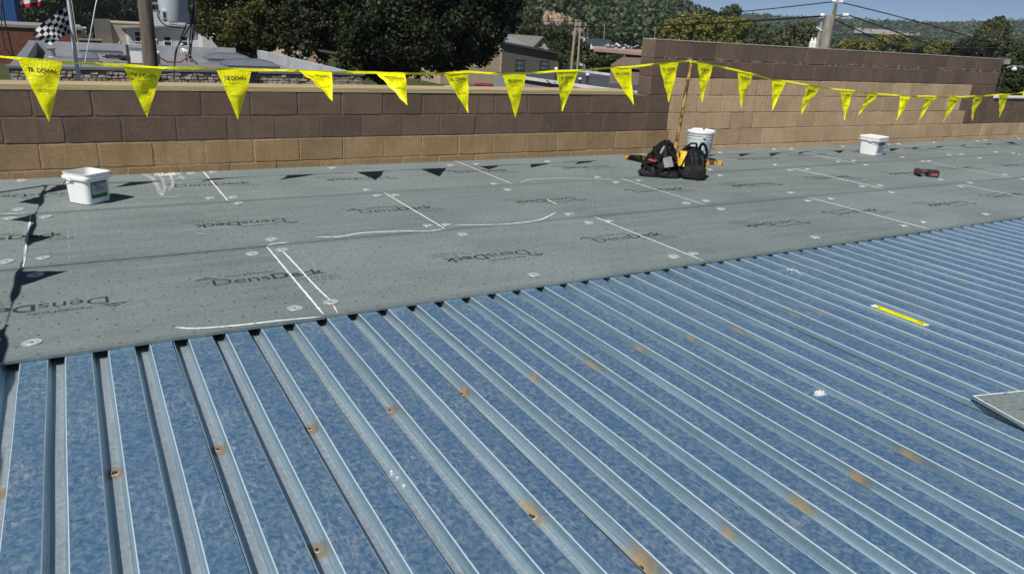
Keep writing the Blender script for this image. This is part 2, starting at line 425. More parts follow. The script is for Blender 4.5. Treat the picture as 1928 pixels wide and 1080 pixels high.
link('ground', me, kind='structure')

# asphalt street between the two buildings
M_asph = simple('asphalt', (0.055, 0.055, 0.058), 0.9, var=0.25, scale=3, coord='Pos')
MB().box(-40, 60, 6.2, 16.2, GZ-0.1, GZ+0.05).build('street', M_asph, kind='structure')

# ================================================================== ROOF
roof = empty('roof', kind='structure')
MB().box(-9, 30, -14, 3.86, GZ, -0.30).build('building_body', simple('building_wall', (0.16, 0.12, 0.10), 0.9), roof)
P = 0.1524; E0 = -1.114; OPEN = 0.0634; WEB = 0.011; DZ = 0.038; ZT = -0.0145
V0, V1 = -9.0, 3.60
def deck_sheet_mesh():
    mb = MB()
    prof = []                                   # (u, z, mat of the face to the NEXT point)
    for k in range(6):
        a = k*P
        prof += [(a, 0, 3), (a+0.0030, -0.0022, 2), (a+WEB-0.001, -DZ+0.0035, 2), (a+WEB+0.003, -DZ, 1), (a+OPEN-WEB-0.003, -DZ, 2), (a+OPEN-WEB+0.001, -DZ+0.0035, 2), (a+OPEN-0.0034, -0.0026, 3), (a+OPEN, 0, 0)]
    prof.append((6*P-0.0035, 0, 0))
    ys = np.linspace(V0, V1, 70)
    n = len(prof)
    for y in ys:
        for q, (u, z, _) in enumerate(prof):
            k = q//8; wv = 0.0009*math.sin(y*2.1+k*1.7)+0.0006*math.sin(y*5.3+k*2.9)
            mb.v.append((u+wv, y, z+0.0007*math.sin(y*3.3+k*4.1+q*0.3)+0.0004*math.sin(y*9.1+q)))
    for i in range(len(ys)-1):
        for j in range(n-1):
            mb.f.append((i*n+j, i*n+j+1, (i+1)*n+j+1, (i+1)*n+j)); mb.m.append(prof[j][2])
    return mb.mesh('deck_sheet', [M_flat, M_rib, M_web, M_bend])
sheet_me = deck_sheet_mesh(); sheets = {}
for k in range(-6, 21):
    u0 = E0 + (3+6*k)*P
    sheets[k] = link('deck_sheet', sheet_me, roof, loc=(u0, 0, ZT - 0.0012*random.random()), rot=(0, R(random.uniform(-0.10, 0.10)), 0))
def sheet_at(u): return sheets[int(math.floor((u-(E0+3*P))/(6*P)))]
def child(parent, name, me, loc, rot=(0, 0, 0), **k):
    """place a child by world position under an axis-aligned parent"""
    o = link(name, me, parent, **k); pl = parent.location
    o.location = (loc[0]-pl[0], loc[1]-pl[1], loc[2]-pl[2]); o.rotation_euler = rot; return o

# weld burns in the rib bottoms
def weld_mesh(seed, hole=True):
    rg = random.Random(seed)
    mb = MB(); w = 0.05 if hole else 0.09; hb = OPEN/2-WEB
    mb.cur = 0
    for (ua, za, ub, zb) in ((-hb, 0.0007, hb, 0.0007), (hb, 0.0007, OPEN/2-0.002, DZ-0.002), (-OPEN/2+0.002, DZ-0.002, -hb, 0.0007)):
        nx = 0.0008 if ua >= hb else 0
        mb.quad((ua-nx, -w, za), (ub-nx, -w, zb), (ub-nx, w, zb), (ua-nx, w, za))
    if not hole: return mb.mesh('rust_bloom', [M_bloom])
    k = 14; rs_ = rg.uniform(0.55, 1.0); ro = [rs_*rg.uniform(0.008, 0.014) for _ in range(k)]
    mb.cur = 2; ring = []
    for j in range(k):
        t = 2*math.pi*j/k; ring.append((math.cos(t), math.sin(t)))
    for j in range(k):
        a, b = ring[j], ring[(j+1) % k]; ra, rb = ro[j], ro[(j+1) % k]
        mb.quad((a[0]*ra*1.25, a[1]*ra*1.5, 0.0012), (b[0]*rb*1.25, b[1]*rb*1.5, 0.0012), (b[0]*rb*0.9, b[1]*rb*1.15, 0.0035), (a[0]*ra*0.9, a[1]*ra*1.15, 0.0035))
    mb.cur = 1
    mb.quad(*[(ring[j][0]*ro[j]*0.92, ring[j][1]*ro[j]*1.17, 0.0024) for j in range(k)])
    return mb.mesh('weld_spot', [M_rust, M_burn, M_burnring])
welds = [weld_mesh(s) for s in range(9)]; blooms = [weld_mesh(50, False)]
HOLES = {(222,887),(415,843),(585,805),(740,769),(882,737),(8,925),(597,1032),(1016,965),(1215,1065),(1632,905)}
spots = [(222,887),(415,843),(585,805),(740,769),(882,737),(1016,965),(1215,660),(1118,692),(1005,718),(1400,628),(1308,643),(1480,605),(1558,596),
         (1683,562),(1800,542),(1520,960),(1378,1012),(1215,1065),(1632,905),(1730,862),(1850,527),(597,1032),(8,925)]
for i, (x, y) in enumerate(spots):
    p = PZ(x, y, ZT-DZ*0.85); k = round((p[0]-E0-OPEN/2)/P); u = E0+k*P+OPEN/2
    if (x, y) in HOLES: child(sheet_at(u), 'weld_spot', welds[(i*4) % 9], (u, p[1], ZT-DZ))
    if (x, y) not in HOLES or x > 800: child(sheet_at(u), 'rust_bloom', blooms[0], (u, p[1]+0.02, ZT-DZ+0.0004)).scale = (1, (0.5, 0.95, 0.65, 1.15)[(i*3) % 4], 1)
# plaster crumbs dropped on the flats
def crumbs(x, y, n, s, mat, name, rot=0.0, z=ZT, asp=1.6):
    p = PZ(x, y, z); mb = MB(); rg = random.Random(x)
    for _ in range(n):
        a = rg.gauss(0, s*asp); b = rg.gauss(0, s); r = rg.uniform(0.0015, 0.0055); h = r*rg.uniform(0.3, 0.7)
        q = [(a+r*math.cos(t+rg.uniform(-.3,.3))*rg.uniform(.6,1.2), b+r*math.sin(t)*rg.uniform(.6,1.2)) for t in np.linspace(0, 2*math.pi, 6)[:-1]]
        mb.prism([(c[0], c[1], 0.0) for c in q], (0, 0, h))
    return child(sheet_at(p[0]), name, mb.mesh(name, mat), (p[0], p[1], z+0.0005), (0, 0, rot), kind='stuff')
M_plaster = simple('dry_plaster', (0.74, 0.73, 0.68), 0.9)
crumbs(1543, 740, 130, 0.008, M_plaster, 'plaster_crumbs', 0.5)
crumbs(1490, 510, 26, 0.018, M_plaster, 'plaster_crumbs', 1.4)
crumbs(625, 612, 26, 0.008, M_plaster, 'plaster_crumbs', 0.0, ZT-DZ)
crumbs(760, 905, 14, 0.010, M_plaster, 'plaster_crumbs', 1.9, ZT-DZ, 4.0)

# ---------------------------------------------------------------- cover boards
L, WD, TH = 2.44, 1.22, 0.0127
O2 = 1.204
board_me = MB().box(-L/2+0.0025, L/2-0.0025, -WD/2+0.0035, WD/2-0.0035, -TH, 0).mesh('cover_board', M_board)
logo_v, logo_f = combine((lambda: [
    (lambda t: (t[0]+[-0.158, 0.0], t[1]))(text2d('Dens', 0.142, -0.004, 0.96, 0, 1.12)),
    (lambda t: (t[0]+[0.158, 0.0], t[1]))(text2d('Deck', 0.142, 0.016, 0.96, 0, 1.02)),
    (lambda t: (t[0]+[-0.10, 0.126], t[1]))(text2d('GeorgiaPacific', 0.040, 0.010, 1.05, 0, 1.15)),
    (lambda t: (t[0]+[0.215, -0.052], t[1]))(text2d('Prime Roof Board', 0.030, 0.0, 1.1, 0, 1.2)),
    (lambda t: (t[0]+[0.245, -0.088], t[1]))(text2d('with EONIC', 0.032, -0.006, 1.3, 0, 1.3)),
    (lambda t: (t[0]+[0.255, -0.112], t[1]))(text2d('TECHNOLOGY', 0.020, 0.012, 1.2, 0, 1.4)),
    (np.array([(-0.40, 0.112), (-0.27, 0.112), (-0.335, 0.165), (-0.378, 0.119), (-0.292, 0.119), (-0.335, 0.154)]), [(0, 1, 4, 3), (1, 2, 5, 4), (2, 0, 3, 5)]),
    (np.array([(-0.352, 0.122), (-0.318, 0.122), (-0.318, 0.128), (-0.352, 0.128), (-0.340, 0.132), (-0.330, 0.132), (-0.330, 0.142), (-0.340, 0.142)]), [(0, 1, 2, 3), (4, 5, 6, 7)])])())
logo_v = np.array(logo_v)*[0.93, 0.93]
logo_me = bpy.data.meshes.new('printed_logo')
logo_me.from_pydata([(float(p[0]), float(p[1])-0.03, 0.0) for p in logo_v], [], logo_f); logo_me.materials.append(M_print)
boards = []
rows = ((0, 0.0, 0.61), (1, O2, 1.83), (2, 0.0, 3.05))
for (ri, off, vc) in rows:
    for k in range(-3, 8):
        uc = off + L*(k+0.5)
        if uc-L/2 > 17: continue
        dv = 0.0
        if ri == 0: dv = {-1: -0.016, 0: -0.002, 1: -0.006}.get(k, random.uniform(-0.006, 0.004))
        b = link('cover_board', board_me, roof, loc=(uc, vc+dv, random.uniform(-0.0010, 0.0012)), rot=(R(random.uniform(-0.07, 0.07)), R(random.uniform(-0.03, 0.03)), R(random.uniform(-0.07, 0.07))))
        boards.append((ri, uc, b))
        child(b, 'printed_logo', logo_me, (uc+random.uniform(-0.06, 0.06), vc-0.02, 0.0014), (0, 0, math.pi))
        child(b, 'printed_logo', logo_me, (uc-L/2+random.uniform(-0.12, 0.03), vc+0.02, 0.0014))
def board_at(u, v):
    ri = min(2, max(0, int(v//WD)))
    return min((b for b in boards if b[0] == ri), key=lambda b: abs(b[1]-u))[2]

# fastener plates
mb = MB()
mb.lathe([(0.038, 0.0004), (0.0372, 0.0022), (0.033, 0.0024), (0.031, 0.0010), (0.026, 0.0010), (0.0235, 0.0030), (0.019, 0.0032), (0.016, 0.0012), (0.0105, 0.0008)], 28)
plate_me = mb.mesh('fastener_plate', M_plate, True)
mb = MB(); mb.lathe([(0.0055, 0.0008), (0.0052, 0.0026), (0.003, 0.0030), (0.002, 0.0020)], 12)
screw_me = mb.mesh('screw_head', M_screw, True)
pl = [(40,339.5),(34,394),(17,411),(86,407.5),(81,485),(12,492),(360,326),(401,324),(395,372.5),(438,371),(449,382),(475,477),
 (625,316),(847,311),(897,309),(690,357),(710,367.5),(744,367),(930,345.5),(956,357),(805,424.5),(840,422.5),(871,441),(511,450),(531,470),
 (1031,304),(1125,333),(1160,343),(1203,339.5),(1071,402.5),(1108,419),(1147,415.5),(1292,382.5),(1330,378),(1357,393),(1268,482.5),(1306,477),(1337,319),(1356,330),(1356,287),
 (60,644.5),(67,517),(555,580),(623,568),(1005,517)]
pl += [(1440+a*.2531, 180+b*.2531) for a, b in ((70,398),(200,393),(580,378),(920,362),(995,358),(1258,347),(1583,336),(1640,332),(1890,320),(78,513),(545,490),(660,482),(1023,457),(750,514),
 (187,553),(317,546),(1175,487),(1222,484),(1370,439),(1462,436),(1597,464),(1718,420),(1848,429),(1893,439),(1785,585),(1308,624),(860,667),(725,673),(1458,673),(1528,647),(195,721),(943,718),
 (490,766),(320,780),(1645,880),(1180,938),(1035,967),(375,1053),(1925,620))]
for (x, y) in pl:
    p = PZ(x, y, 0.001); v = min(3.6, p[1]); b = board_at(p[0], v)
    o = child(b, 'fastener_plate', plate_me, (p[0], v, 0.0009), (R(random.uniform(-2.5, 2.5)), R(random.uniform(-2.5, 2.5)), random.uniform(0, 6)))
    b2 = o  # the screw shares the plate's frame; kept as a part of the board to stay within three levels
    child(b, 'screw_head', screw_me, (p[0], v, 0.0009))

# gypsum dust along the joints and scuffed trails
def strip(pts, w, mat, name, z=0.0022, wob=0.16, step=0.012, seed=1):
    rg = random.Random(seed); P_ = [np.array(p[:2], float) for p in pts]
    out = []
    for a, b in zip(P_[:-1], P_[1:]):
        n = max(2, int(np.linalg.norm(b-a)/step)); out += [a+(b-a)*i/n for i in range(n)]
    out.append(P_[-1])
    L_, R_ = [], []
    for i, p in enumerate(out):
        d = out[min(i+1, len(out)-1)]-out[max(i-1, 0)]; d = d/(np.linalg.norm(d)+1e-9); nrm = np.array([-d[1], d[0]])
        e = min(1, 0.3+min(i, len(out)-1-i)/8.0)
        L_.append(p+nrm*w*e*(0.5+wob*rg.uniform(-1, 1))); R_.append(p-nrm*w*e*(0.5+wob*rg.uniform(-1, 1)))
    c = out[len(out)//2]; b = board_at(c[0], min(3.6, max(0.01, c[1]))); mb = MB()
    for i in range(len(out)-1):
        mb.quad((*(L_[i]-c), 0), (*(R_[i]-c), 0), (*(R_[i+1]-c), 0), (*(L_[i+1]-c), 0))
    return child(b, name, mb.mesh(name, mat), (c[0], c[1], z))
def smooth_px(pts, n=6):
    q = [PZ(*p)[:2] for p in pts]
    if len(q) < 3: return q
    out = []
    for i in range(len(q)-1):
        p0, p1, p2, p3 = q[max(i-1, 0)], q[i], q[i+1], q[min(i+2, len(q)-1)]
        for t in np.linspace(0, 1, n, endpoint=False):
            out.append(0.5*((2*p1)+(-p0+p2)*t+(2*p0-5*p1+4*p2-p3)*t*t+(-p0+3*p1-3*p2+p3)*t**3))
    out.append(q[-1]); return out
sd = 0
for (ri, off, vc) in rows:
    for k in range(-1, 6):
        u = off+L*k; sd += 1
        strip([(u, vc-WD/2+0.012), (u+0.002, vc+WD/2-0.012)], 0.010 if k < 2 else 0.014, M_dust, 'dust_line', seed=sd)
for i, (pts, w, *fa) in enumerate((
    ([(595,447),(640,446),(685,439),(760,436),(800,436),(838,432)], 0.014), ([(855,424),(910,424),(960,422),(1010,416),(1030,409),(1046,401)], 0.013),
    ([(330,617),(370,619),(450,613),(520,605),(605,597)], 0.013), ([(980,344),(995,339),(1020,337),(1060,336),(1110,337),(1160,338)], 0.010),
    ([(1030,375),(1038,380),(1049,385)], 0.010), ([(531,472),(555,497),(590,535),(622,566)], 0.009), ([(627,574),(636,590)], 0.008),
    ([(505,463),(520,459),(545,457)], 0.011), ([(52,405),(42,500)], 0.007, 1), ([(0,404),(28,403),(52,402)], 0.010), ([(105,398),(170,394),(255,388)], 0.012, 1),
    ([(1493,317),(1580,336),(1660,354)], 0.010), ([(1540,365),(1600,360),(1655,356)], 0.014, 1), ([(1620,347),(1690,344),(1760,340)], 0.022, 1), ([(1820,338),(1860,336),(1900,333)], 0.02, 1),
    ([(1550,294),(1590,301)], 0.02, 1), ([(1635,302),(1665,299),(1700,301)], 0.014, 1), ([(128,425),(130,490)], 0.006, 1), ([(160,398),(165,420)], 0.005, 1), ([(370,440),(386,441)], 0.008),
    ([(567,470),(600,510)], 0.006, 1), ([(1600,345),(1440,371)], 0.006, 1), ([(1360,392),(1430,400)], 0.01, 1))):
    strip(smooth_px(pts), w*(0.8 if fa else 1), M_dust2 if fa else M_dust, 'dust_line', seed=100+i, z=0.0030)
# swirled plaster scuff by the wall
for i, (pts, w) in enumerate((([(262,326),(285,335),(297,352),(303,368)], 0.028), ([(275,324),(300,330),(310,352),(305,370)], 0.02), ([(318,326),(326,345),(318,360)], 0.02),
                              ([(285,325),(310,322),(335,330),(348,341)], 0.03), ([(310,340),(330,338),(345,336)], 0.022), ([(300,372),(325,372),(342,367)], 0.012))):
    strip(smooth_px(pts), w*1.25, M_smear, 'plaster_smear', seed=300+i, z=0.0038+i*0.0004)
p = PZ(313, 328); mb = MB(); rg = random.Random(4)
for _ in range(90):
    a, b = rg.gauss(0, 0.06), rg.gauss(0, 0.03); r = rg.uniform(0.003, 0.012)
    mb.prism([(a+r*math.cos(t)*rg.uniform(.6, 1.2), b+r*math.sin(t)*rg.uniform(.6, 1.2), 0) for t in np.linspace(0, 2*math.pi, 7)[:-1]], (0, 0, rg.uniform(0.002, 0.006)))
child(board_at(p[0], p[1]), 'plaster_crumbs', mb.mesh('plaster_crumbs', M_plaster), (p[0], p[1]-0.02, 0.001), kind='stuff')

# ================================================================== PARAPET WALLS
YW = 3.646; BL, BH, BD = 0.4064, 0.206, 0.23
ZC = [-0.144+BH*k for k in range(8)]                  # course bottoms: -0.144, 0.062, 0.268 ...
def block_mesh(length, mat, seed):
    """block with slightly broken arrises: front face loop, ragged chamfer loop, sides"""
    rg = random.Random(seed); x, z = length/2-0.003, BH/2-0.003; c = 0.004
    nl = 6 if length > 0.3 else 3
    lp = [(-x+2*x*i/nl, -z) for i in range(nl)]+[(x, -z+2*z*i/3) for i in range(3)]+[(x-2*x*i/nl, z) for i in range(nl)]+[(-x, z-2*z*i/3) for i in range(3)]
    n = len(lp); mb = MB()
    def inset(p, d): return (p[0]-math.copysign(d, p[0]) if abs(abs(p[0])-x) < 1e-6 else p[0], p[1]-math.copysign(d, p[1]) if abs(abs(p[1])-z) < 1e-6 else p[1])
    jit = [rg.choice((0, 0, 0, .002, .004, .007)) for _ in range(n)]
    for p, j in zip(lp, jit): q = inset(p, c+j); mb.v.append((q[0]+rg.uniform(-.002, .002), 0, q[1]))
    for p, j in zip(lp, jit): q = inset(p, j*.6); mb.v.append((q[0], c*.9+j*.4, q[1]))
    for p in lp: mb.v.append((p[0], 0.09, p[1]))
    mb.f.append(tuple(range(n))); mb.m.append(0)
    for k in range(2):
        for i in range(n):
            j = (i+1) % n; mb.f.append((k*n+i, (k+1)*n+i, (k+1)*n+j, k*n+j)); mb.m.append(0)
    return mb.mesh('concrete_block', mat)
_bm = {}
def bmesh_for(length, tan, pale=False):
    key = (round(length, 3), tan, random.randint(0, 3), pale)
    if key not in _bm: _bm[key] = block_mesh(length, (M_tan2 if pale else M_tan) if tan else M_purple, key[2]+int(length*1000))
    return _bm[key]
UT0, UT1, USPLIT, UPUR = 4.945, 12.34, 5.27, 11.62
def is_tan(u, k):
    if k <= 1: return True
    if k >= 5: return False
    if u < USPLIT: return False
    if u > (UPUR if k == 4 else UPUR-0.1): return False
    return True
def wall(name, u0, u1, courses, label, ph=0.0):
    root = empty(name, (u0, YW, 0), label=label, cat='wall')
    top = ZC[courses-1]+BH
    # core: mortar seen in the joints
    def core(a, b, z0, z1, mat): MB().box(a-u0, b-u0, 0.0038, BD, z0, z1).build('mortar_core', mat, root)
    segs = sorted({u0, u1, *[s for s in (USPLIT, UPUR) if u0 < s < u1]})
    for a, b in zip(segs[:-1], segs[1:]):
        mid = (a+b)/2
        zt = ZC[courses-1]+BH if False else None
        ks = [is_tan(mid, k) for k in range(courses)]
        zsw = ZC[0]
        k = 0
        while k < courses:
            j = k
            while j+1 < courses and ks[j+1] == ks[k]: j += 1
            core(a, b, ZC[k], ZC[j]+BH-0.001, M_mortar_t if ks[k] else M_mortar_p); k = j+1
    for k in range(courses):
        off = ((-0.585 if k % 2 == 0 else -0.778)+ph)
        n0 = math.floor((u0-off)/BL)-1; u = off+n0*BL
        cuts = [u0]
        while u < u1:
            if u0+0.03 < u < u1-0.03: cuts.append(u)
            u += BL
        cuts.append(u1)
        for s in (USPLIT, UPUR):
            if u0 < s < u1 and is_tan(s-0.02, k) != is_tan(s+0.02, k):
                i = min(range(len(cuts)), key=lambda i: abs(cuts[i]-s))
                if 0 < i < len(cuts)-1: cuts[i] = s
        for a, b in zip(cuts[:-1], cuts[1:]):
            c = (a+b)/2
            link('concrete_block', bmesh_for(b-a, is_tan(c, k), c > USPLIT), root, loc=(c-u0, random.uniform(-0.0022, 0.0022), ZC[k]+BH/2),
                 rot=(R(random.uniform(-0.25, 0.25)), R(random.uniform(-0.12, 0.12)), R(random.uniform(-0.25, 0.25))))
    return root
UL0, UR1 = -5.2, 22.0
low = wall('parapet_wall', UL0, UT0, 4, 'low block parapet with a lumber strip along its top behind the white open pail')
for i, (a, b) in enumerate(((UL0, -2.4), (-2.397, 1.15), (1.153, 4.72))):
    MB().box(a-UL0, b-UL0, -0.006, 0.36, ZC[3]+BH+0.001, ZC[3]+BH+0.040).build('lumber_strip', M_wood, low, rot=(R(random.uniform(-.3, .3)), 0, 0))
tall = wall('parapet_wall', UT0, UT1, 7, 'tall section of block parapet with dark painted top courses and tan courses below')
MB().box(-0.003, UT1-UT0+0.003, -0.003, BD+0.003, ZC[6]+BH-0.002, ZC[6]+BH+0.009).build('mortar_cap', M_mortar_w, tall)
# end face of the tall part: half blocks above the lumber
for k in range(3, 7):
    me = bmesh_for(BD, False)
    link('concrete_block', me, tall, loc=(-0.004, BD/2, ZC[k]+BH/2), rot=(0, 0, -math.pi/2))
right = wall('parapet_wall', UT1, UR1, 4, 'low block parapet with thin white coping beyond the tall block section')
MB().box(0.02, UR1-UT1, -0.02, BD+0.03, ZC[3]+BH, ZC[3]+BH+0.022).build('white_coping', simple('white_metal', (0.78, 0.78, 0.76), 0.4), right)
# pale efflorescence along the bed joints of the tall part
ms = mat_decal('efflorescence', (0.55, 0.52, 0.47), 9, 0.50, 0.66, 0.5)
for i, (u, w, k, h) in enumerate(((5.6, .5, 6, .012), (6.9, .7, 6, .010), (8.6, .8, 6, .014), (9.6, .6, 6, .016), (10.9, .9, 6, .016), (11.8, .5, 6, .012), (7.6, .6, 4, .010), (9.0, .9, 3, .010), (10.4, .8, 3, .010), (6.2, .6, 2, .010))):
    mb = MB().quad((-w, -0.0052, -h), (w, -0.0052, -h), (w, -0.0052, h*2.2), (-w, -0.0052, h*2.2))
    child(tall, 'mineral_stain', mb.mesh('mineral_stain', ms), (u, YW-0.001, ZC[k]))
# ================================================================== FLAG LINES
YL = 2.95; FLEN = 0.375
FL = [((32,110),(118,118),(93,231)),((231,123),(307,128),(277,222)),((406,129),(474,132),(448,226)),((562,133),(625,136),(626,191)),((707,137),(763,139),(767,200)),
 ((836,139),(882,135),(882,214)),((946,140),(991,139),(970,223)),((1047,134),(1090,133),(1058,211)),((1148,128),(1189,126),(1194,198)),((1241,120),(1278,117),(1259,194))]
FR = [((1313,118),(1343,123),(1321,194)),((1389,133),(1418,140),(1395,205)),((1454,151),(1480,153),(1453,210)),((1520,160),(1545,165),(1508,217)),((1583,169),(1606,171),(1590,228)),
 ((1637,176),(1655,177),(1615,218)),((1694,180),(1714,182),(1688,228)),((1744,181),(1763,182),(1730,228)),((1789,181),(1808,183),(1776,230)),((1834,181),(1852,181),(1830,228)),((1881,178),(1900,178),(1882,222))]
_t1 = text2d('TIE DOWN', 0.050, 0.014, 0.94, 0, 0.84); tot = _t1[2]; _t2 = text2d('SAFETY', 0.020, 0.004, 1.75, 0, 1.1)
_t3 = text2d('www.tiedown.com', 0.0135, 0.006, 1.0, 0.2); _t4 = text2d('OSHA Compliant', 0.0135, 0.006, 1.0, 0.2)
fl_v, fl_f = combine([(_t1[0]+[0, -0.085], _t1[1]), (np.array([(-tot/2, -0.098), (tot/2, -0.098), (tot/2, -0.0955), (-tot/2, -0.0955)]), [(0, 1, 2, 3)]), (_t2[0]+[0, -0.121], _t2[1])])
fs_v, fs_f = combine([(_t3[0]+[0, -0.225], _t3[1]), (_t4[0]+[0, -0.241], _t4[1])])
def pennant(parent, TL, TR, TIP, seed, text=True):
    rg = random.Random(seed); o0 = (np.array(TL)+np.array(TR))/2
    TL, TR, TIP = [np.array(p, float)-o0 for p in (TL, TR, TIP)]
    w = np.linalg.norm(TR-TL); n = np.cross(TR-TL, TIP); n /= np.linalg.norm(n)
    if n[1] > 0: n = -n
    ln = np.linalg.norm(TIP)
    k1 = rg.uniform(-0.018, 0.018); k2 = rg.uniform(0.005, 0.011); ph = rg.uniform(0, 6); k3 = rg.uniform(-0.018, 0.018)
    def pos(s, t, off=0.0):
        p = TL*(1-t)*(1-s)+TR*(1-t)*s+TIP*t
        x = (s-0.5)*(1-t)
        b = k1*math.sin(math.pi*t)+k2*math.sin(9*x+14*t+ph)*min(1, 4*t)*(1-0.5*t)+k3*math.sin(math.pi*(s))*math.sin(math.pi*t*0.9)+k2*0.5*math.sin(22*x-9*t+ph*2)*min(1, 5*t)*(1-t)
        return p+n*(b+off)
    mb = MB(); NR = 12; NS = 8
    for i in range(NR+1):
        for j in range(NS+1): mb.v.append(tuple(pos(j/NS, min(i/NR, 0.985))))
    for i in range(NR):
        for j in range(NS):
            a = i*(NS+1)+j; mb.f.append((a, a+1, a+NS+2, a+NS+1)); mb.m.append(0)
    f = link('pennant', mb.mesh('pennant', M_yellow, True), parent)
    pl_ = parent.location; f.location = (o0[0]-pl_[0], o0[1]-pl_[1], o0[2]-pl_[2])
    if text:
        sc = 0.82*w/0.262
        for tv, tf in ((fl_v, fl_f), (fs_v, fs_f)):
            V = []
            for (x, y) in tv:
                t = min(0.97, (0.010-y*sc)/ln); V.append(tuple(pos(0.5+(x*sc)/(w*(1-t)), t, 0.0022)))
            me = bpy.data.meshes.new('pennant_print'); me.from_pydata(V, [], tf); me.materials.append(M_ink)
            link('pennant_print', me, f)
def tip_of(tl, tr, tip_px):
    mid = (tl+tr)/2; best = None
    for dy in np.linspace(0.06, -0.36, 85):
        q = PY(*tip_px, YL+dy); e = abs(np.linalg.norm(q-mid)-FLEN)
        if best is None or e < best[0]-0.002: best = (e, q)
    return best[1]
def ribbon(parent, pts, w=0.021, seed=0):
    rg = random.Random(seed); mb = MB(); P_ = [Vector(p)-parent.location for p in pts]; fine = []
    for a, b in zip(P_[:-1], P_[1:]):
        n = max(1, int((b-a).length/0.06)); fine += [a.lerp(b, i/n) for i in range(n)]
    fine.append(P_[-1]); k = len(fine); tw = rg.uniform(0, 6)
    for i, p in enumerate(fine):
        d = (fine[min(i+1, k-1)]-fine[max(i-1, 0)]).normalized(); up = Vector((0, 0, 1)); sd_ = d.cross(up).normalized()
        an = 0.75*math.sin(i*0.45+tw)+0.35*math.sin(i*1.3)
        v = (up*math.cos(an)+sd_*math.sin(an))*w/2
        t = sd_*0.0006
        mb.v += [tuple(p-v-t), tuple(p+v-t), tuple(p+v+t), tuple(p-v+t)]
    for i in range(k-1):
        for j in range(4):
            mb.f.append((i*4+j, i*4+(j+1) % 4, i*4+4+(j+1) % 4, i*4+4+j)); mb.m.append(0)
    link('tape', mb.mesh('tape', M_yellow), parent)
TOPB = PY(1302, 115, YL); A_TOP = np.array((-1.80, YL, 1.0)); D_TOP = np.array((-1.92, -4.2, 1.02)); C_TOP = np.array((14.6, YL+0.05, 1.06))
ln = empty('pennant_line', tuple(A_TOP), label='line of yellow pennants strung above the low wall with the lumber strip', cat='pennant line', group='warning pennant lines')
pts = [A_TOP]
for i, (a, b, t) in enumerate(FL):
    A_, B_ = PY(*a, YL), PY(*b, YL); pts += [A_, B_]; pennant(ln, A_, B_, tip_of(A_, B_, t), 20+i)
pts.append(TOPB); ribbon(ln, pts, seed=1)
pennant(ln, (-1.72, YL, 0.985), (-1.46, YL, 0.972), (-1.62, YL-0.18, 0.66), 19)
ln = empty('pennant_line', tuple(TOPB), label='line of yellow pennants sagging across the tall block wall beyond the rusty post', cat='pennant line', group='warning pennant lines')
pts = [TOPB]
for i, (a, b, t) in enumerate(FR):
    A_, B_ = PY(*a, YL), PY(*b, YL); pts += [A_, B_]; pennant(ln, A_, B_, tip_of(A_, B_, t), 40+i)
l2 = pts[-1]
for i in range(3):
    a = l2+(C_TOP-l2)*(0.12+0.28*i); b = a+np.array((0.262, 0, 0.02)); pts += [a, b]; pennant(ln, a, b, (a+b)/2+(0.02, -0.12, -0.35), 60+i)
pts.append(C_TOP); ribbon(ln, pts, seed=2)
ln = empty('pennant_line', tuple(A_TOP), label='line of yellow pennants whose shadow crosses the boards left of the open pail', cat='pennant line', group='warning pennant lines')
pts = [A_TOP]
for i, v in enumerate((2.45, 1.95, 1.42, 0.68, -0.06, -0.75, -1.4, -2.05, -2.7, -3.35)):
    f = (YL-v)/(YL-D_TOP[1]); sag = -0.10*4*f*(1-f)
    a = A_TOP+(D_TOP-A_TOP)*f+(0, 0.131, sag); b = a+np.array((0.0, -0.262, 0.0)); pts += [a, b]
    sw = (0.12, 0.12, 0.29, 0.33, 0.20, 0.10, 0.10, 0.10, 0.10, 0.10)[i]
    pennant(ln, a, b, (a+b)/2+np.array((sw, 0.13, -math.sqrt(0.375**2-sw**2-0.13**2)-0.06)), 80+i, text=False)
pts.append(D_TOP); ribbon(ln, pts, 0.034, seed=3)

def flag_post(top, base, label, rz=0.0):
    """rusty post on a crossed bar base"""
    base = np.array(base, float); root = empty('flag_post', tuple(base), label=label, cat='post', group='flag posts on bar bases')
    t = Vector(top)-Vector(base)
    mb = MB(); mb.tube([(0, 0, 0.03), tuple(t*0.5), tuple(t*0.995), tuple(t*1.012)], [0.0185, 0.0185, 0.0185, 0.013], 12); mb.build('post', M_rustpaint, root, True)
    d1 = Vector((0.815, -0.579, 0)); d2 = Vector((0.579, 0.815, 0))
    rm = Matrix.Rotation(rz, 3, 'Z'); d1 = rm @ d1; d2 = rm @ d2
    MB().bar(-d1*0.56+Vector((0, 0, 0.024)), d1*0.56+Vector((0, 0, 0.024)), 0.05, 0.045).build('base_bar', M_rustpaint, root)
    MB().bar(-d2*0.45+Vector((0, 0, 0.0685)), d2*0.30+Vector((0, 0, 0.0685)), 0.05, 0.04).build('base_bar', M_rustpaint, root)
    mb = MB(); mb.lathe([(0.03, 0.088), (0.03, 0.17), (0.024, 0.175), (0.0188, 0.175)], 14); mb.build('socket', M_rustpaint, root, True)
    mb = MB(); mb.tube([tuple(t*0.985+Vector((0.022*math.cos(a), 0.022*math.sin(a), 0.004*math.sin(3*a)))) for a in np.linspace(0, 2*math.pi, 13)], 0.004, 6, False)
    mb.build('tape_knot', M_yellow, root)
flag_post(TOPB, (4.90, 3.06, 0), 'rusty yellow steel post on a bar base behind the tool bags')
flag_post(A_TOP, (-1.80, YL, 0), 'rusty yellow corner post where two pennant lines meet', R(-62))
flag_post(C_TOP, (14.6, YL+0.05, 0), 'rusty yellow post at the far end of the pennant line')
flag_post(D_TOP, (-1.92, -4.2, 0), 'rusty yellow post standing on the metal deck')

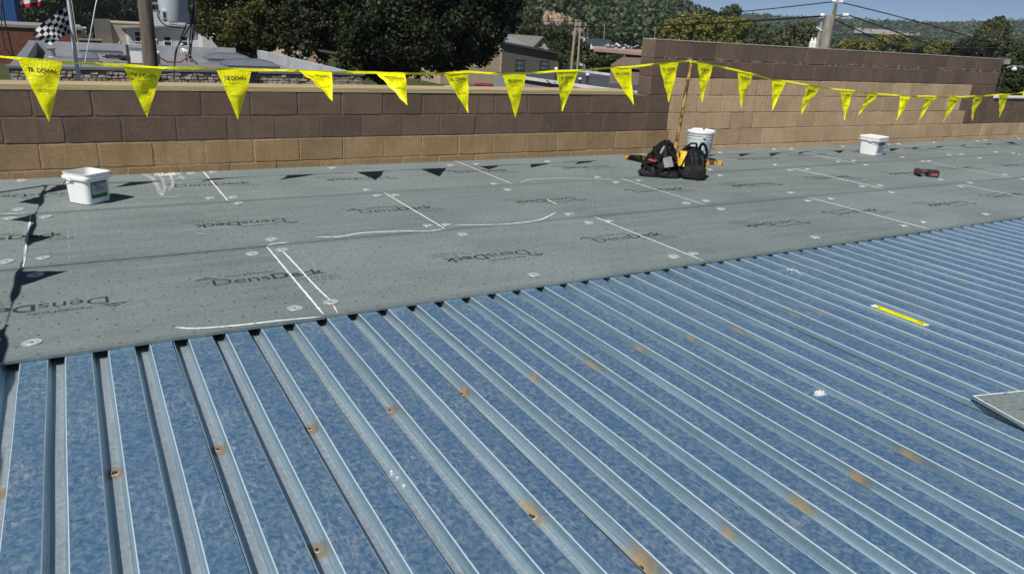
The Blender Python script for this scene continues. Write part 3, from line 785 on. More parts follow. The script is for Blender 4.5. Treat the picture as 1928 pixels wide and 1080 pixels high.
# ================================================================== PAILS AND BUCKETS
def rrect(h, r, z, n=5, sx=1.0):
    out = []
    for q, (cx, cy) in enumerate(((1, 1), (-1, 1), (-1, -1), (1, -1))):
        for i in range(n):
            t = math.pi/2*q+math.pi/2*i/(n-1); out.append(((cx*(h-r)+r*math.cos(t))*sx, cy*(h-r)+r*math.sin(t), z))
    return out
def square_pail(loc, rz, label, H=0.215, hb=0.098, ht=0.107, lid=False, handle_side=1):
    root = empty('square_pail', loc, rz, label=label, cat='pail')
    mb = MB(); r = 0.035
    outer = [(hb-0.008, 0.0), (hb, 0.006), (hb+(ht-hb)*0.78, H*0.80), (ht+0.012, H*0.81), (ht+0.013, H*0.885), (ht+0.004, H*0.89), (ht+0.004, H*0.975), (ht+0.008, H), (ht-0.001, H)]
    inner = [(hb+(ht-hb)*0.8-0.003, H*0.8), (hb-0.004, 0.008)]
    rings = [rrect(a, min(r, a*0.5), z) for a, z in outer+inner]; mb.loft(rings); mb.build('body', M_white, root, True)
    # carrying handle: wire hanging down on the sides
    mb = MB(); zp = H*0.83; x = ht+0.016
    arc = []
    for t in np.linspace(0, math.pi, 17):
        arc.append((handle_side*(0.03+math.sin(t)*(ht+0.03)), math.cos(t)*x, zp-math.sin(t)*0.085))
    mb.tube(arc, 0.0022, 6); mb.build('handle', M_wire, root, True)
    for s in (-1, 1):
        mb = MB(); mb.box(handle_side*0.03-0.02, handle_side*0.03+0.02, s*(ht+0.008)-0.009, s*(ht+0.008)+0.009, zp-0.012, zp+0.012); mb.build('handle_ear', M_white, root)
    if lid:
        mb = MB(); rr_ = [rrect(a, 0.04, z) for a, z in ((ht+0.014, H-0.014), (ht+0.016, H-0.006), (ht+0.015, H+0.008), (ht+0.006, H+0.011), (ht+0.003, H+0.006), (ht-0.02, H+0.005))]
        mb.loft(rr_); mb.build('lid', M_white, root, True)
    return root
def pail_face(root, sgn_axis, hb, ht, H, u0, u1, z0, z1, mat, name, off=0.0015):
    """label quad on the +x face in the pail's own frame; u along y"""
    def X(z): return hb+(ht-hb)*0.78*(z/(H*0.80))+off
    mb = MB(); mb.quad((X(z0), u0, z0), (X(z0), u1, z0), (X(z1), u1, z1), (X(z1), u0, z1))
    return mb.build(name, mat, root, rot=(0, 0, sgn_axis))
pc = np.array((-0.885, 2.705, 0.0015))
pail = square_pail(tuple(pc), R(-50.0), 'open white square pail with a green bordered label on the boards', handle_side=-1)
lb = pail_face(pail, 0, 0.098, 0.107, 0.215, -0.068, 0.062, 0.042, 0.158, M_green, 'label')
def sub(par, me_fn, mat, name):
    mb = MB(); me_fn(mb); return mb.build(name, mat, par)
def XF(z, off): return 0.098+(0.107-0.098)*0.78*(z/(0.215*0.80))+off
sub(lb, lambda mb: mb.quad((XF(.070, .0026), -0.062, .070), (XF(.070, .0026), 0.056, .070), (XF(.146, .0026), 0.056, .146), (XF(.146, .0026), -0.062, .146)), M_label, 'label_panel')
def lines(mb):
    for i, (a, b, z, h) in enumerate(((-0.046, -0.018, .134, .008), (-0.010, 0.044, .137, .003), (-0.034, 0.008, .124, .005), (-0.036, 0.030, .114, .002), (-0.036, 0.036, .108, .002), (-0.036, 0.026, .102, .002), (-0.036, 0.032, .096, .002), (-0.010, 0.024, .088, .002))):
        mb.quad((XF(z, .0034), a, z), (XF(z, .0034), b, z), (XF(z+h, .0034), b, z+h), (XF(z+h, .0034), a, z+h))
sub(lb, lines, M_print if False else M_ink, 'label_text')
p3 = PZ(1648, 293, 0)
pail3 = square_pail((p3[0]+0.03, p3[1]+0.09, 0.0015), R(-84), 'white square pail with its lid on and a pale printed label', 0.235, 0.112, 0.128, True, 1)
lb3 = pail_face(pail3, 0, 0.112, 0.128, 0.235, -0.078, 0.072, 0.035, 0.175, M_label, 'label')
def lines3(mb):
    for (a, b, z, h) in ((-0.07, 0.065, .135, .035), (-0.06, 0.05, .105, .004), (-0.06, 0.06, .095, .004), (-0.07, 0.07, .07, .006), (-0.06, 0.05, .05, .004)):
        X = lambda q: 0.112+0.016*0.78*(q/(0.235*0.80))+0.003
        mb.quad((X(z), a, z), (X(z), b, z), (X(z+h), b, z+h), (X(z+h), a, z+h))
sub(lb3, lines3, simple('blue_grey_print', (0.13, 0.16, 0.26), 0.6), 'label_text')

# round five gallon bucket
bp = np.array((5.225, 3.02, 0.0015))
bk = empty('round_bucket', tuple(bp), label='tall round white bucket with lid behind the yellow and black backpack', cat='bucket')
mb = MB(); mb.lathe([(0.128, 0), (0.132, 0.006), (0.146, 0.27), (0.150, 0.272), (0.150, 0.281), (0.1465, 0.283), (0.147, 0.300), (0.154, 0.302), (0.154, 0.312), (0.1475, 0.314), (0.148, 0.335), (0.150, 0.34)], 40)
mb.build('body', M_whitedull, bk, True)
mb = MB(); mb.lathe([(0.156, 0.326), (0.160, 0.332), (0.160, 0.352), (0.156, 0.360), (0.146, 0.361), (0.142, 0.355), (0.10, 0.354), (0.01, 0.354)], 40); mb.build('lid', M_white, bk, True)
ca = math.atan2(CAM[1]-bp[1], CAM[0]-bp[0])
mb = MB()
for i in range(9):
    a0, a1 = ca+0.05+0.09*i, ca+0.05+0.09*(i+1)
    for (z0, z1) in ((0.075, 0.245),):
        r0, r1 = 0.1325+0.0145*z0/0.27+0.0022, 0.1325+0.0145*z1/0.27+0.0022
        mb.quad((r0*math.cos(a0), r0*math.sin(a0), z0), (r0*math.cos(a1), r0*math.sin(a1), z0), (r1*math.cos(a1), r1*math.sin(a1), z1), (r1*math.cos(a0), r1*math.sin(a0), z1))
mb.build('label', M_bluelab, bk)
for i, s in enumerate((0.0, math.pi)):
    a = ca+0.30+s; MB().lathe([(0.014, -0.004), (0.014, 0.006)], 10, (0.153*math.cos(a), 0.153*math.sin(a), 0.292)).build('handle_ear', M_whitedull, bk)
mb = MB(); arc = []
for t in np.linspace(0, math.pi, 21):
    a = ca+0.30+t; rr_ = 0.160+0.015*math.sin(t); arc.append((rr_*math.cos(a), rr_*math.sin(a), 0.292-0.15*math.sin(t)))
mb.tube(arc, 0.0022, 6); mb.build('handle', M_wire, bk, True)

# ================================================================== BAGS, DRIVER, TAPE, LOOSE BOARD
from mathutils import noise as mnoise
def lump(rings, seed, amp=0.012, n=44):
    """soft bag: rings of (cx, cy, z, rx, ry, power) wrinkled by a few waves"""
    rg = random.Random(seed); w = [(rg.randint(2, 9), rg.uniform(4, 30), rg.uniform(0, 6), rg.uniform(.3, 1)) for _ in range(7)]
    out = []
    for (cx, cy, z, rx, ry, pw) in rings:
        r = []
        for j in range(n):
            t = 2*math.pi*j/n; c, s = math.cos(t), math.sin(t)
            x = math.copysign(abs(c)**(2/pw), c)*rx; y = math.copysign(abs(s)**(2/pw), s)*ry
            d = sum(a*math.sin(k*t+f*z*6+p) for k, f, p, a in w)*amp*0.45
            P3 = Vector((cx+x, cy+y, z))*14+Vector((seed*3.1, 0, 0)); fo = (1-abs(mnoise.noise(P3)))*0.9-0.65+0.5*mnoise.noise(P3*2.3)
            d += fo*amp*1.1
            r.append((cx+x*(1+d/0.15), cy+y*(1+d/0.15), max(0.001, z+d*0.4)))
        out.append(r)
    return out
def dense(keys, n=16):
    keys = np.array(keys, float); t = np.linspace(0, len(keys)-1, n); return [tuple(np.interp(q, range(len(keys)), keys[:, j]) for j in range(keys.shape[1])) for q in t]
# black tool bag, slumped.  Local frame: x = picture right, y = away from the camera
rzv = -math.atan2(_fw[0], _fw[1])
b1 = PZ(1243, 334, 0); 
bag = empty('tool_bag', (b1[0]+0.10*_fw[0], b1[1]+0.10*_fw[1], 0.001), rzv, label='slumped black tool bag with a grey pocket and red handled tools', cat='bag')
mb = MB(); mb.loft(lump(dense([(0, .02, 0.0, .165, .13, 2.6), (0.0, .02, .05, .175, .14, 2.8), (.01, .03, .11, .165, .125, 2.8), (.02, .04, .19, .135, .10, 2.8), (.035, .06, .26, .10, .08, 2.6), (.055, .08, .32, .055, .05, 2.4), (.06, .09, .345, .02, .02, 2)], 40), 5, 0.024)); mb.build('body', M_black, bag, True)
mb = MB(); mb.loft(lump(dense([(-.10, -.06, 0.0, .10, .06, 2.4), (-.11, -.06, .03, .105, .065, 2.4), (-.10, -.05, .075, .07, .05, 2.2), (-.08, -.03, .10, .03, .03, 2)], 10), 6, 0.02)); mb.build('flap', M_black2, bag, True)
mb = MB(); mb.loft(lump(dense([(.06, -.085, 0.0, .13, .05, 2.4), (.05, -.085, .025, .135, .055, 2.4), (.04, -.075, .06, .10, .05, 2.2), (.03, -.06, .08, .05, .03, 2)], 10), 8, 0.02)); mb.build('flap', M_black2, bag, True)
mb = MB(); mb.hexa([(.02, -.155, .10), (.115, -.145, .12), (.12, -.08, .13), (.02, -.08, .11), (-.005, -.125, .19), (.085, -.115, .215), (.09, -.06, .215), (.01, -.06, .19)]); pk = mb.build('pocket', M_grayf, bag)
mo = pk.modifiers.new('round', 'BEVEL'); mo.width = 0.012; mo.segments = 3
for i, (x0, y0, z0, x1, y1, z1, r, mt) in enumerate(((-.13, -.07, .165, -.07, -.10, .150, .013, M_red), (-.085, -.09, .150, -.055, -.105, .168, .014, M_red), (-.145, -.06, .13, -.10, -.09, .14, .011, M_black2), (-.02, -.06, .23, .02, -.02, .30, .013, M_grayf), (-.05, -.02, .20, -.07, .0, .27, .012, M_black2), (.03, -.02, .29, .07, .0, .355, .014, M_black))):
    mb = MB(); mb.tube([(x0, y0, z0), ((x0+x1)/2, (y0+y1)/2, (z0+z1)/2+.004), (x1, y1, z1)], [r*.8, r, r*.7], 8); mb.build('tool_handle', mt, bag, True)
for i in range(6):
    rg = random.Random(60+i); x0 = rg.uniform(-.12, .10); pts = [(x0, -.125, .03), (x0+rg.uniform(-.03, .05), -.135+.0, .10), (x0+rg.uniform(0, .06), -.10, .18), (x0*0.5+.03, -.04, .26), (.05, .0, .32)]
    mb = MB(); P_ = [Vector(p) for p in pts]
    for a, b in zip(P_[:-1], P_[1:]): mb.bar(a, b, .022, .005, (0, -1, .3))
    mb.build('strap', M_black2 if i % 2 else M_black, bag)
# backpack
b2 = PZ(1301, 337, 0)
bp_ = empty('backpack', (b2[0]+0.09*_fw[0], b2[1]+0.09*_fw[1], 0.001), rzv, label='black and yellow tool backpack standing in front of the round bucket', cat='backpack')
mb = MB(); mb.loft(lump(dense([(.0, .02, 0.0, .13, .10, 3), (0, .02, .04, .145, .112, 3.2), (0, .02, .12, .148, .112, 3.2), (.0, .03, .20, .138, .10, 3), (0, .04, .26, .11, .08, 2.8), (0, .05, .295, .06, .05, 2.4), (0, .05, .30, .02, .02, 2)], 36), 9, 0.014)); mb.build('body', M_black, bp_, True)
mb = MB(); mb.loft(lump(dense([(.02, -.09, 0.0, .11, .05, 2.6), (.02, -.10, .03, .12, .055, 2.8), (.02, -.10, .10, .11, .05, 2.8), (.02, -.085, .14, .06, .03, 2.4)], 12), 10, 0.012)); mb.build('front_pocket', M_black2, bp_, True)
# yellow side panel wrapping the upper left
ring_rows = []
for z in np.linspace(.12, .265, 9):
    row = []
    rx = np.interp(z, (.12, .20, .265), (.151, .141, .112)); ry = np.interp(z, (.12, .20, .265), (.115, .103, .082)); cy = np.interp(z, (.12, .265), (.02, .04))
    for t in np.linspace(math.pi*0.98, math.pi*1.37, 9):
        c, s = math.cos(t), math.sin(t); row.append((math.copysign(abs(c)**.64, c)*(rx+.004), cy+math.copysign(abs(s)**.64, s)*(ry+.004), z))
    ring_rows.append(row)
mb = MB(); mb.loft(ring_rows, closed=False, cap=False); mb.build('side_panel', M_bagyel, bp_, True)
mb = MB(); mb.bar((-.115, -.085, .12), (-.06, -.075, .26), .012, .008, (0, -1, 0)); mb.build('zip', M_black, bp_)
mb = MB(); mb.quad((-.10, -.105, .175), (-.085, -.107, .175), (-.08, -.103, .20), (-.095, -.102, .20)); mb.build('badge', M_black, bp_)
mb = MB(); mb.hexa([(.132, -.05, .05), (.152, -.04, .05), (.152, .03, .05), (.14, .03, .05), (.138, -.05, .145), (.155, -.04, .145), (.152, .02, .145), (.14, .02, .145)]); mb.build('side_patch', M_bagyel, bp_)
def handle_loop(pts, w, t, mat, par, name):
    mb = MB(); P_ = [Vector(p) for p in pts]
    for a, b in zip(P_[:-1], P_[1:]): mb.bar(a, b, w, t, (0, -1, .2))
    return mb.build(name, mat, par)
handle_loop([(-.06, -.01, .275), (-.065, -.02, .315), (-.03, -.03, .345), (.02, -.02, .345), (.035, -.01, .30)], .016, .022, M_black, bp_, 'handle')
handle_loop([(.065, .0, .26), (.06, -.03, .32), (.075, -.05, .355), (.105, -.05, .335), (.13, -.05, .27), (.125, -.06, .20)], .026, .014, M_black, bp_, 'shoulder_strap')
for i, (x, z0) in enumerate(((.01, .26), (.075, .24), (-.03, .25))):
    handle_loop([(x, -.07, z0), (x+.01, -.118, .19), (x+.012, -.148, .10), (x+.015, -.150, .02)], .024, .008, M_black2, bp_, 'strap')
mb = MB(); mb.hexa([(.03, -.17, .0), (.085, -.165, .0), (.085, -.13, .0), (.03, -.13, .0), (.035, -.16, .035), (.08, -.157, .03), (.08, -.13, .04), (.035, -.13, .04)]); mb.build('strap_end', M_black, bp_)

# impact driver lying on its side
d0 = PZ(1747, 334, 0)
dr = empty('impact_driver', (d0[0]+0.05, d0[1]+0.06, 0.001), rzv-0.25, label='black and red cordless driver lying on the far boards', cat='power tool')
def bev(o, w=0.008, s=3):
    mo = o.modifiers.new('round', 'BEVEL'); mo.width = w; mo.segments = s; return o
mb = MB(); mb.box(.005, .125, -.05, .05, 0.0, .075); bev(mb.build('battery', M_tool, dr), .01)
mb = MB(); mb.quad((.035, -.0512, .018), (.105, -.0512, .018), (.11, -.0512, .045), (.04, -.0512, .045)); mb.build('battery_badge', simple('red_print', (.42, .06, .07), .5), dr)
mb = MB(); mb.tube([(.03, .0, .05), (-.03, .0, .048), (-.07, .01, .045)], [.030, .027, .030], 10); mb.build('grip', M_tool, dr, True)
mb = MB(); mb.tube([(-.085, -.07, .042), (-.085, -.045, .042), (-.085, .06, .042), (-.085, .085, .042)], [.026, .034, .036, .030], 14); mb.build('motor_housing', simple('dark_red_housing', (.11, .018, .018), .5), dr, True)
mb = MB(); mb.tube([(-.085, -.115, .042), (-.085, -.095, .042), (-.085, -.068, .042)], [.013, .020, .026], 12); mb.build('chuck', simple('grey_metal', (.08, .08, .085), .4, .6), dr, True)
mb = MB(); mb.box(-.045, -.03, -.035, -.015, .035, .06); mb.build('trigger', M_red, dr)

# yellow marking strip stuck on a flat
a = PZ(1650, 577, ZT); b = PZ(1748, 610, ZT); cst = (a+b)/2; ang = math.atan2(*(b-a)[:2][::-1]); ls = np.linalg.norm(b-a)
mid_k = round((cst[0]-(E0+OPEN+(P-OPEN)/2))/P); cu_ = E0+OPEN+(P-OPEN)/2+mid_k*P
st = empty('marking_strip', (cu_, cst[1], ZT), R(-90), label='narrow yellow printed strip lying along one deck flat', cat='strip')
MB().box(-ls/2, ls/2, -0.022, 0.022, 0.001, 0.0028).build('strip_band', M_strip, st)
MB().box(-ls/2-0.022, -ls/2-0.001, -0.020, 0.022, 0.0009, 0.0024).build('torn_end', M_white, st)
MB().box(ls/2+0.001, ls/2+0.010, -0.018, 0.022, 0.0009, 0.0024).build('torn_end', M_white, st)
for i, (bd, x, sz) in enumerate((('5', -ls/2+0.02, .024), ('7 8', ls/2-0.028, .024), ('TIE DOWN SAFETY', 0.0, .008))):
    v, f, _ = text2d(bd, sz, .02); me = bpy.data.meshes.new('strip_print'); me.from_pydata([(p[0]+x, p[1]-sz*.35, .0036) for p in v], [], f); me.materials.append(M_ink); link('strip_print', me, st)

# loose boards lying on the deck at the right
c0 = PZ(1831, 744, ZT+0.028); e1 = PZ(1928, 731, ZT+0.028)-c0; e2 = PZ(1928, 801, ZT+0.028)-c0
e1 = e1/np.linalg.norm(e1); e2 = e2/np.linalg.norm(e2)
ang1 = math.atan2(e1[1], e1[0]); ang2 = math.atan2(e2[1], e2[0]); bis = (ang1+ang2)/2
dirx = np.array((math.cos(bis+math.pi/4), math.sin(bis+math.pi/4))); diry = np.array((math.cos(bis-math.pi/4), math.sin(bis-math.pi/4)))
for i, (dz, sh) in enumerate(((0.0008, 0.012), (0.0148, 0.0))):
    o = np.array((c0[0], c0[1]))+(dirx+diry)*sh
    rt = empty('loose_board', (o[0], o[1], ZT+dz), label=('lower' if i == 0 else 'upper')+' of two loose grey boards stacked on the metal deck', cat='board', group='loose boards on the deck')
    q = [(0, 0, 0), (*(diry*0.9), 0), (*(diry*0.9+dirx*1.22), 0), (*(dirx*1.22), 0)]
    mb = MB(); mb.prism(q, (0, 0, TH)); mb.build('panel', M_board, rt)
    qs = [(*(dirx*s+diry*t), TH+0.0004) for s, t in ((0.0, 0.0), (0.0, 0.85), (0.006, 0.85), (0.006, 0.006), (1.1, 0.005), (1.1, 0.0))]
    mb = MB(); mb.quad(qs[0], qs[1], qs[2], qs[3]); mb.quad(qs[0], qs[3], qs[4], qs[5]); mb.build('chalky_edge', M_dust, rt)
# ================================================================== TREES
def leaf_cloud(centres, radii, n, size, seed, squash=0.85, shell=0.45):
    """leaf quads spread through blobs; returns verts, faces"""
    rg = np.random.default_rng(seed); centres = np.array(centres, float); radii = np.array(radii, float)
    pw = radii**2; idx = rg.choice(len(radii), n, p=pw/pw.sum())
    d = rg.normal(size=(n, 3)); d /= np.linalg.norm(d, axis=1)[:, None]
    # lumpy outline: sub-clumps
    rr_ = (shell+(1-shell)*rg.random(n))**0.8
    k = 26; cd = rg.normal(size=(len(radii), k, 3)); cd /= np.linalg.norm(cd, axis=2)[..., None]
    ci = rg.integers(0, k, n); sub_ = cd[idx, ci]
    p_dir = np.where((rg.random(n) < 0.84)[:, None], sub_*(0.72+0.2*rg.random((len(radii), k))[idx, ci])[:, None]+d*0.27*rg.random((n, 1))**0.6, d*rr_[:, None])
    rad = radii[idx][:, None]*np.array([1, 1, squash])
    pos = centres[idx]+p_dir*rad
    a = rg.normal(size=(n, 3))+p_dir*0.5; a /= np.linalg.norm(a, axis=1)[:, None]
    b = np.cross(a, rg.normal(size=(n, 3))); b /= np.linalg.norm(b, axis=1)[:, None]; c = np.cross(a, b)
    s = size*(0.6+0.8*rg.random((n, 1)))
    v = np.stack([pos-b*s*0.5, pos+c*s*0.34, pos+b*s*0.5, pos-c*s*0.34], 1).reshape(-1, 3)
    return v
def quads_mesh(name, v, mats):
    n = len(v)//4; me = bpy.data.meshes.new(name); me.vertices.add(4*n); me.loops.add(4*n); me.polygons.add(n)
    me.vertices.foreach_set('co', v.astype(np.float32).ravel()); me.loops.foreach_set('vertex_index', np.arange(4*n, dtype=np.int32))
    me.polygons.foreach_set('loop_start', np.arange(0, 4*n, 4, dtype=np.int32)); me.polygons.foreach_set('loop_total', np.full(n, 4, np.int32))
    for m_ in mats: me.materials.append(m_)
    me.update(calc_edges=True); me.validate(); return me
M_bark = simple('bark', (0.075, 0.060, 0.048), 0.95, 0, 0.4, 5, 0.6, 0.03, stretch=(3, 3, 0.5))
def tree(name, label, lobes, D, leaf, n, mat, seed, base=None, trunk=0.25, group=None, cat='tree', spread=0.5):
    """lobes: (px, py, r_px, depth offset in m)"""
    rg = random.Random(seed); cs = []; rs = []
    for (x, y, r, dd) in lobes:
        cs.append(PD(x, y, D+dd)); rs.append(r*(D+dd)/F_PX)
    cs = np.array(cs); rs = np.array(rs)
    if base is None: bxy = cs[:, :2].mean(0)
    else: bxy = PD(base, 60, D)[:2]
    gz_ = float(height(np.array(bxy[0]), np.array(bxy[1])))-0.1
    root = empty(name, (bxy[0], bxy[1], gz_), label=label, cat=cat, group=group); o = np.array((bxy[0], bxy[1], gz_))
    v = leaf_cloud(cs-o, rs, n, leaf, seed); link('crown', quads_mesh('crown', v, [mat]), root)
    mb = MB(); top = (cs-o).mean(0); hz = max(top[2], 1.0)
    fork = np.array((top[0]*0.35, top[1]*0.35, hz*0.55))
    mb.tube([(0, 0, 0), (fork[0]*0.3, fork[1]*0.3, fork[2]*0.5), tuple(fork)], [trunk*1.25, trunk, trunk*0.75], 9)
    for c in cs-o:
        m1 = fork*0.5+c*0.5+np.array((0, 0, 0.08*hz)); mb.tube([tuple(fork), tuple(m1), tuple(c)], [trunk*0.55, trunk*0.32, trunk*0.08], 6)
    mb.build('trunk', M_bark, root, True)
    return root
LM_dark = leafmat('leaf_dark', [(0.0, (0.014, 0.020, 0.009)), (0.6, (0.030, 0.042, 0.015)), (0.93, (0.055, 0.070, 0.024)), (1.0, (0.09, 0.09, 0.05))], 0.15)
LM_rust = leafmat('leaf_rust', [(0.0, (0.032, 0.038, 0.014)), (0.45, (0.088, 0.094, 0.028)), (0.75, (0.13, 0.105, 0.034)), (1.0, (0.13, 0.145, 0.04))])
LM_mid = leafmat('leaf_mid', [(0.0, (0.035, 0.055, 0.020)), (0.6, (0.070, 0.098, 0.032)), (1.0, (0.13, 0.14, 0.045))])
LM_yel = leafmat('leaf_yellow_green', [(0.0, (0.12, 0.13, 0.032)), (0.55, (0.20, 0.21, 0.05)), (0.85, (0.30, 0.26, 0.055)), (1.0, (0.22, 0.15, 0.045))])
LM_olive = leafmat('leaf_olive', [(0.0, (0.065, 0.080, 0.034)), (0.6, (0.115, 0.135, 0.055)), (1.0, (0.18, 0.19, 0.09))])
LM_far = leafmat('leaf_far', [(0.0, (0.030, 0.055, 0.026)), (0.5, (0.052, 0.086, 0.036)), (0.85, (0.085, 0.112, 0.044)), (1.0, (0.15, 0.145, 0.05))], 0.15)

tree('maple_tree', 'big dense dark leaved tree beyond the street, filling the view above the low wall',
     [(600,-30,95,2),(570,40,60,0),(560,88,32,-1),(640,60,70,1),(690,-10,110,0),(720,60,85,-1),(680,118,45,0),(740,125,36,0),(790,-30,110,1),(800,45,90,-1),(800,115,45,1),(860,-10,105,0),(870,65,75,0),(845,118,28,0),(905,20,72,1),(895,75,46,0),(940,30,42,1),(955,-5,40,0),(880,106,20,0)],
     33, 0.15, 105000, LM_dark, 11, base=705, trunk=0.42)
tree('autumn_tree', 'rusty brown and olive tree left of the big dark tree', [(420,-20,62,0),(470,0,70,0),(520,15,58,1),(405,40,42,0),(455,55,45,-1),(505,62,40,0),(540,72,26,0),(430,78,22,0)], 34, 0.13, 42000, LM_rust, 12, base=480, trunk=0.28)
for i, (lb_, x0, D, lob, mt) in enumerate((
    ('dark tree behind the blue metal building', 60, 125, [(50,-30,50,0),(80,10,45,0),(70,45,30,0),(110,-25,50,0)], LM_mid),
    ('dark green tree behind the checkered flag', 130, 130, [(120,20,45,0),(150,-20,50,0),(110,50,26,0),(160,35,34,0)], LM_far),
    ('dark green tree behind the beige block building', 215, 135, [(190,-10,52,0),(215,25,40,0),(180,45,30,0),(240,0,45,0)], LM_far),
    ('tall green tree behind the white clapboard house', 275, 140, [(275,-20,55,0),(265,30,42,0),(310,-10,40,0),(350,10,44,0)], LM_mid))):
    tree('shade_tree', lb_, lob, D, 0.5, 9000, mt, 30+i, base=x0, trunk=0.4, group='trees behind the stone faced building')
for i, (lb_, x0, D, lob, mt, lf, nn) in enumerate((
    ('green tree beside the taupe metal building and the twin poles', 1060, 104, [(1062,80,24,0),(1052,62,22,0),(1068,105,20,0),(1086,98,14,0),(1036,62,16,0),(1050,92,20,0)], LM_mid, 0.42, 5200),
    ('pale green tree at the foot of the quarry', 1002, 120, [(1000,30,22,0),(990,50,18,0),(1012,55,16,0)], LM_olive, 0.6, 2600),
    ('shrubby green tree by the twin poles', 1110, 78, [(1108,110,16,0),(1125,115,14,0),(1100,90,12,0)], LM_mid, 0.35, 2000),
    ('low green shrub before the rusty canopy', 1150, 76, [(1150,115,13,0),(1165,112,10,0)], LM_mid, 0.35, 1500),
    ('broad yellow green tree left of the tall wall top', 1290, 95, [(1262,62,28,0),(1295,52,30,0),(1330,48,26,0),(1280,78,22,0),(1320,72,26,0)], LM_yel, 0.5, 5200),
    ('golden green tree next to the broad yellow one', 1365, 100, [(1350,60,30,0),(1385,55,28,0),(1372,80,24,0),(1340,82,18,0)], LM_yel, 0.5, 4200),
    ('tall slim tree standing above the yellow trees', 1372, 170, [(1368,25,14,0),(1385,20,13,0),(1375,40,18,0),(1340,30,12,0)], LM_olive, 0.75, 2600),
    ('olive tree rising left of the near utility pole', 1420, 130, [(1412,62,26,0),(1440,78,22,0),(1400,82,20,0)], LM_olive, 0.6, 3000),
    ('bushy olive tree behind the small far pole', 1500, 110, [(1490,68,26,0),(1520,62,24,0),(1470,85,20,0),(1540,80,22,0),(1505,90,18,0)], LM_olive, 0.55, 4200),
    ('yellow tree right of the near utility pole', 1610, 120, [(1590,88,16,0),(1615,85,16,0),(1632,94,14,0)], LM_yel, 0.55, 2400),
    ('yellowing tree above the middle of the tall wall', 1680, 120, [(1660,80,18,0),(1690,78,16,0),(1640,92,14,0),(1705,92,14,0)], LM_yel, 0.55, 2800),
    ('grey green tree above the middle of the tall wall', 1725, 140, [(1715,90,18,0),(1740,88,16,0)], LM_olive, 0.6, 2200),
    ('golden tree above the right part of the tall wall', 1770, 115, [(1755,98,16,0),(1780,92,17,0),(1800,100,16,0)], LM_yel, 0.5, 2800),
    ('dark green tree above the right end of the tall wall', 1825, 105, [(1815,92,22,0),(1835,98,22,0),(1800,110,14,0)], LM_dark, 0.45, 3600),
    ('tall open topped tree rising over the ridge by the wall end', 1872, 90, [(1868,55,18,0),(1885,50,16,0),(1858,72,22,0),(1885,78,24,0),(1910,90,22,0),(1862,45,9,0),(1878,38,8,0),(1888,36,6,0),(1850,60,12,0),(1897,58,10,0)], LM_olive, 0.34, 6500),
    ('dense green tree past the end of the tall wall', 1910, 48, [(1893,150,18,0),(1912,165,20,0),(1900,125,16,0),(1925,115,24,1),(1930,150,26,0),(1888,172,12,0)], LM_mid, 0.26, 6500))):
    tree('roadside_tree', lb_, lob, D, lf*0.66, int(nn*2.2), mt, 60+i, base=x0, trunk=0.3, group='trees beyond the roof')

# far wood on the hills: too far and too many to tell apart
def wood(name, n, azr, rr_, rad, quads, size, seed, mat, skip=None):
    rg = np.random.default_rng(seed); az = rg.uniform(*azr, n); r = np.sqrt(rg.uniform(rr_[0]**2, rr_[1]**2, n))
    x = CAM[0]+r*np.sin(az); y = CAM[1]+r*np.cos(az); z = height(x, y)
    keep = np.ones(n, bool)
    if skip is not None: keep = ~skip(x, y, z)
    x, y, z = x[keep], y[keep], z[keep]; m_ = len(x)
    R_ = rad*(0.6+0.8*rg.random(m_)); c = np.stack([x, y, z+R_*0.80], 1)
    d = rg.normal(size=(m_, quads, 3)); d[..., 2] = np.abs(d[..., 2])*0.9-0.35; d /= np.linalg.norm(d, axis=2)[..., None]
    pos = c[:, None]+d*R_[:, None, None]*np.array([1, 1, 1.12])*(0.72+0.36*rg.random((m_, quads, 1)))
    a = d+0.6*rg.normal(size=d.shape); a /= np.linalg.norm(a, axis=2)[..., None]
    b = np.cross(a, rg.normal(size=d.shape)); b /= np.linalg.norm(b, axis=2)[..., None]; cc = np.cross(a, b)
    s = (size*R_/rad)[:, None, None]*(0.6+0.8*rg.random((m_, quads, 1)))
    v = np.stack([pos-b*s*.5, pos+cc*s*.42, pos+b*s*.5, pos-cc*s*.42], 2).reshape(-1, 3)
    return link(name, quads_mesh(name, v, [mat]), kind='stuff')
def to_px(x, y, z):
    d = np.stack([x, y, z], -1)-CAM; w = d@_fw; return 964+F_PX*(d@_rt)/w, 540-F_PX*(d@_up)/w
def quarry_skip(x, y, z):
    px_, py_ = to_px(x, y, z+6); r = np.hypot(x-CAM[0], y-CAM[1])
    return (px_ > 1003) & (px_ < 1102) & (r > 150) & (r < 258)
def scar_skip(x, y, z):
    px_, py_ = to_px(x, y, z); r = np.hypot(x-CAM[0], y-CAM[1]); return (px_ > 1600) & (px_ < 1745) & (r > 760) & (r < 960)
wood('hillside_wood', 3000, (AZ(-150), AZ(1500)), (215, 470), 4.4, 170, 1.15, 1, LM_far, quarry_skip)
wood('valley_wood', 2000, (AZ(1300), AZ(2150)), (330, 680), 4.0, 60, 1.35, 2, LM_far)
wood('ridge_wood', 8000, (AZ(1200), AZ(2150)), (660, 1420), 5.2, 34, 2.5, 3, LM_far, scar_skip)
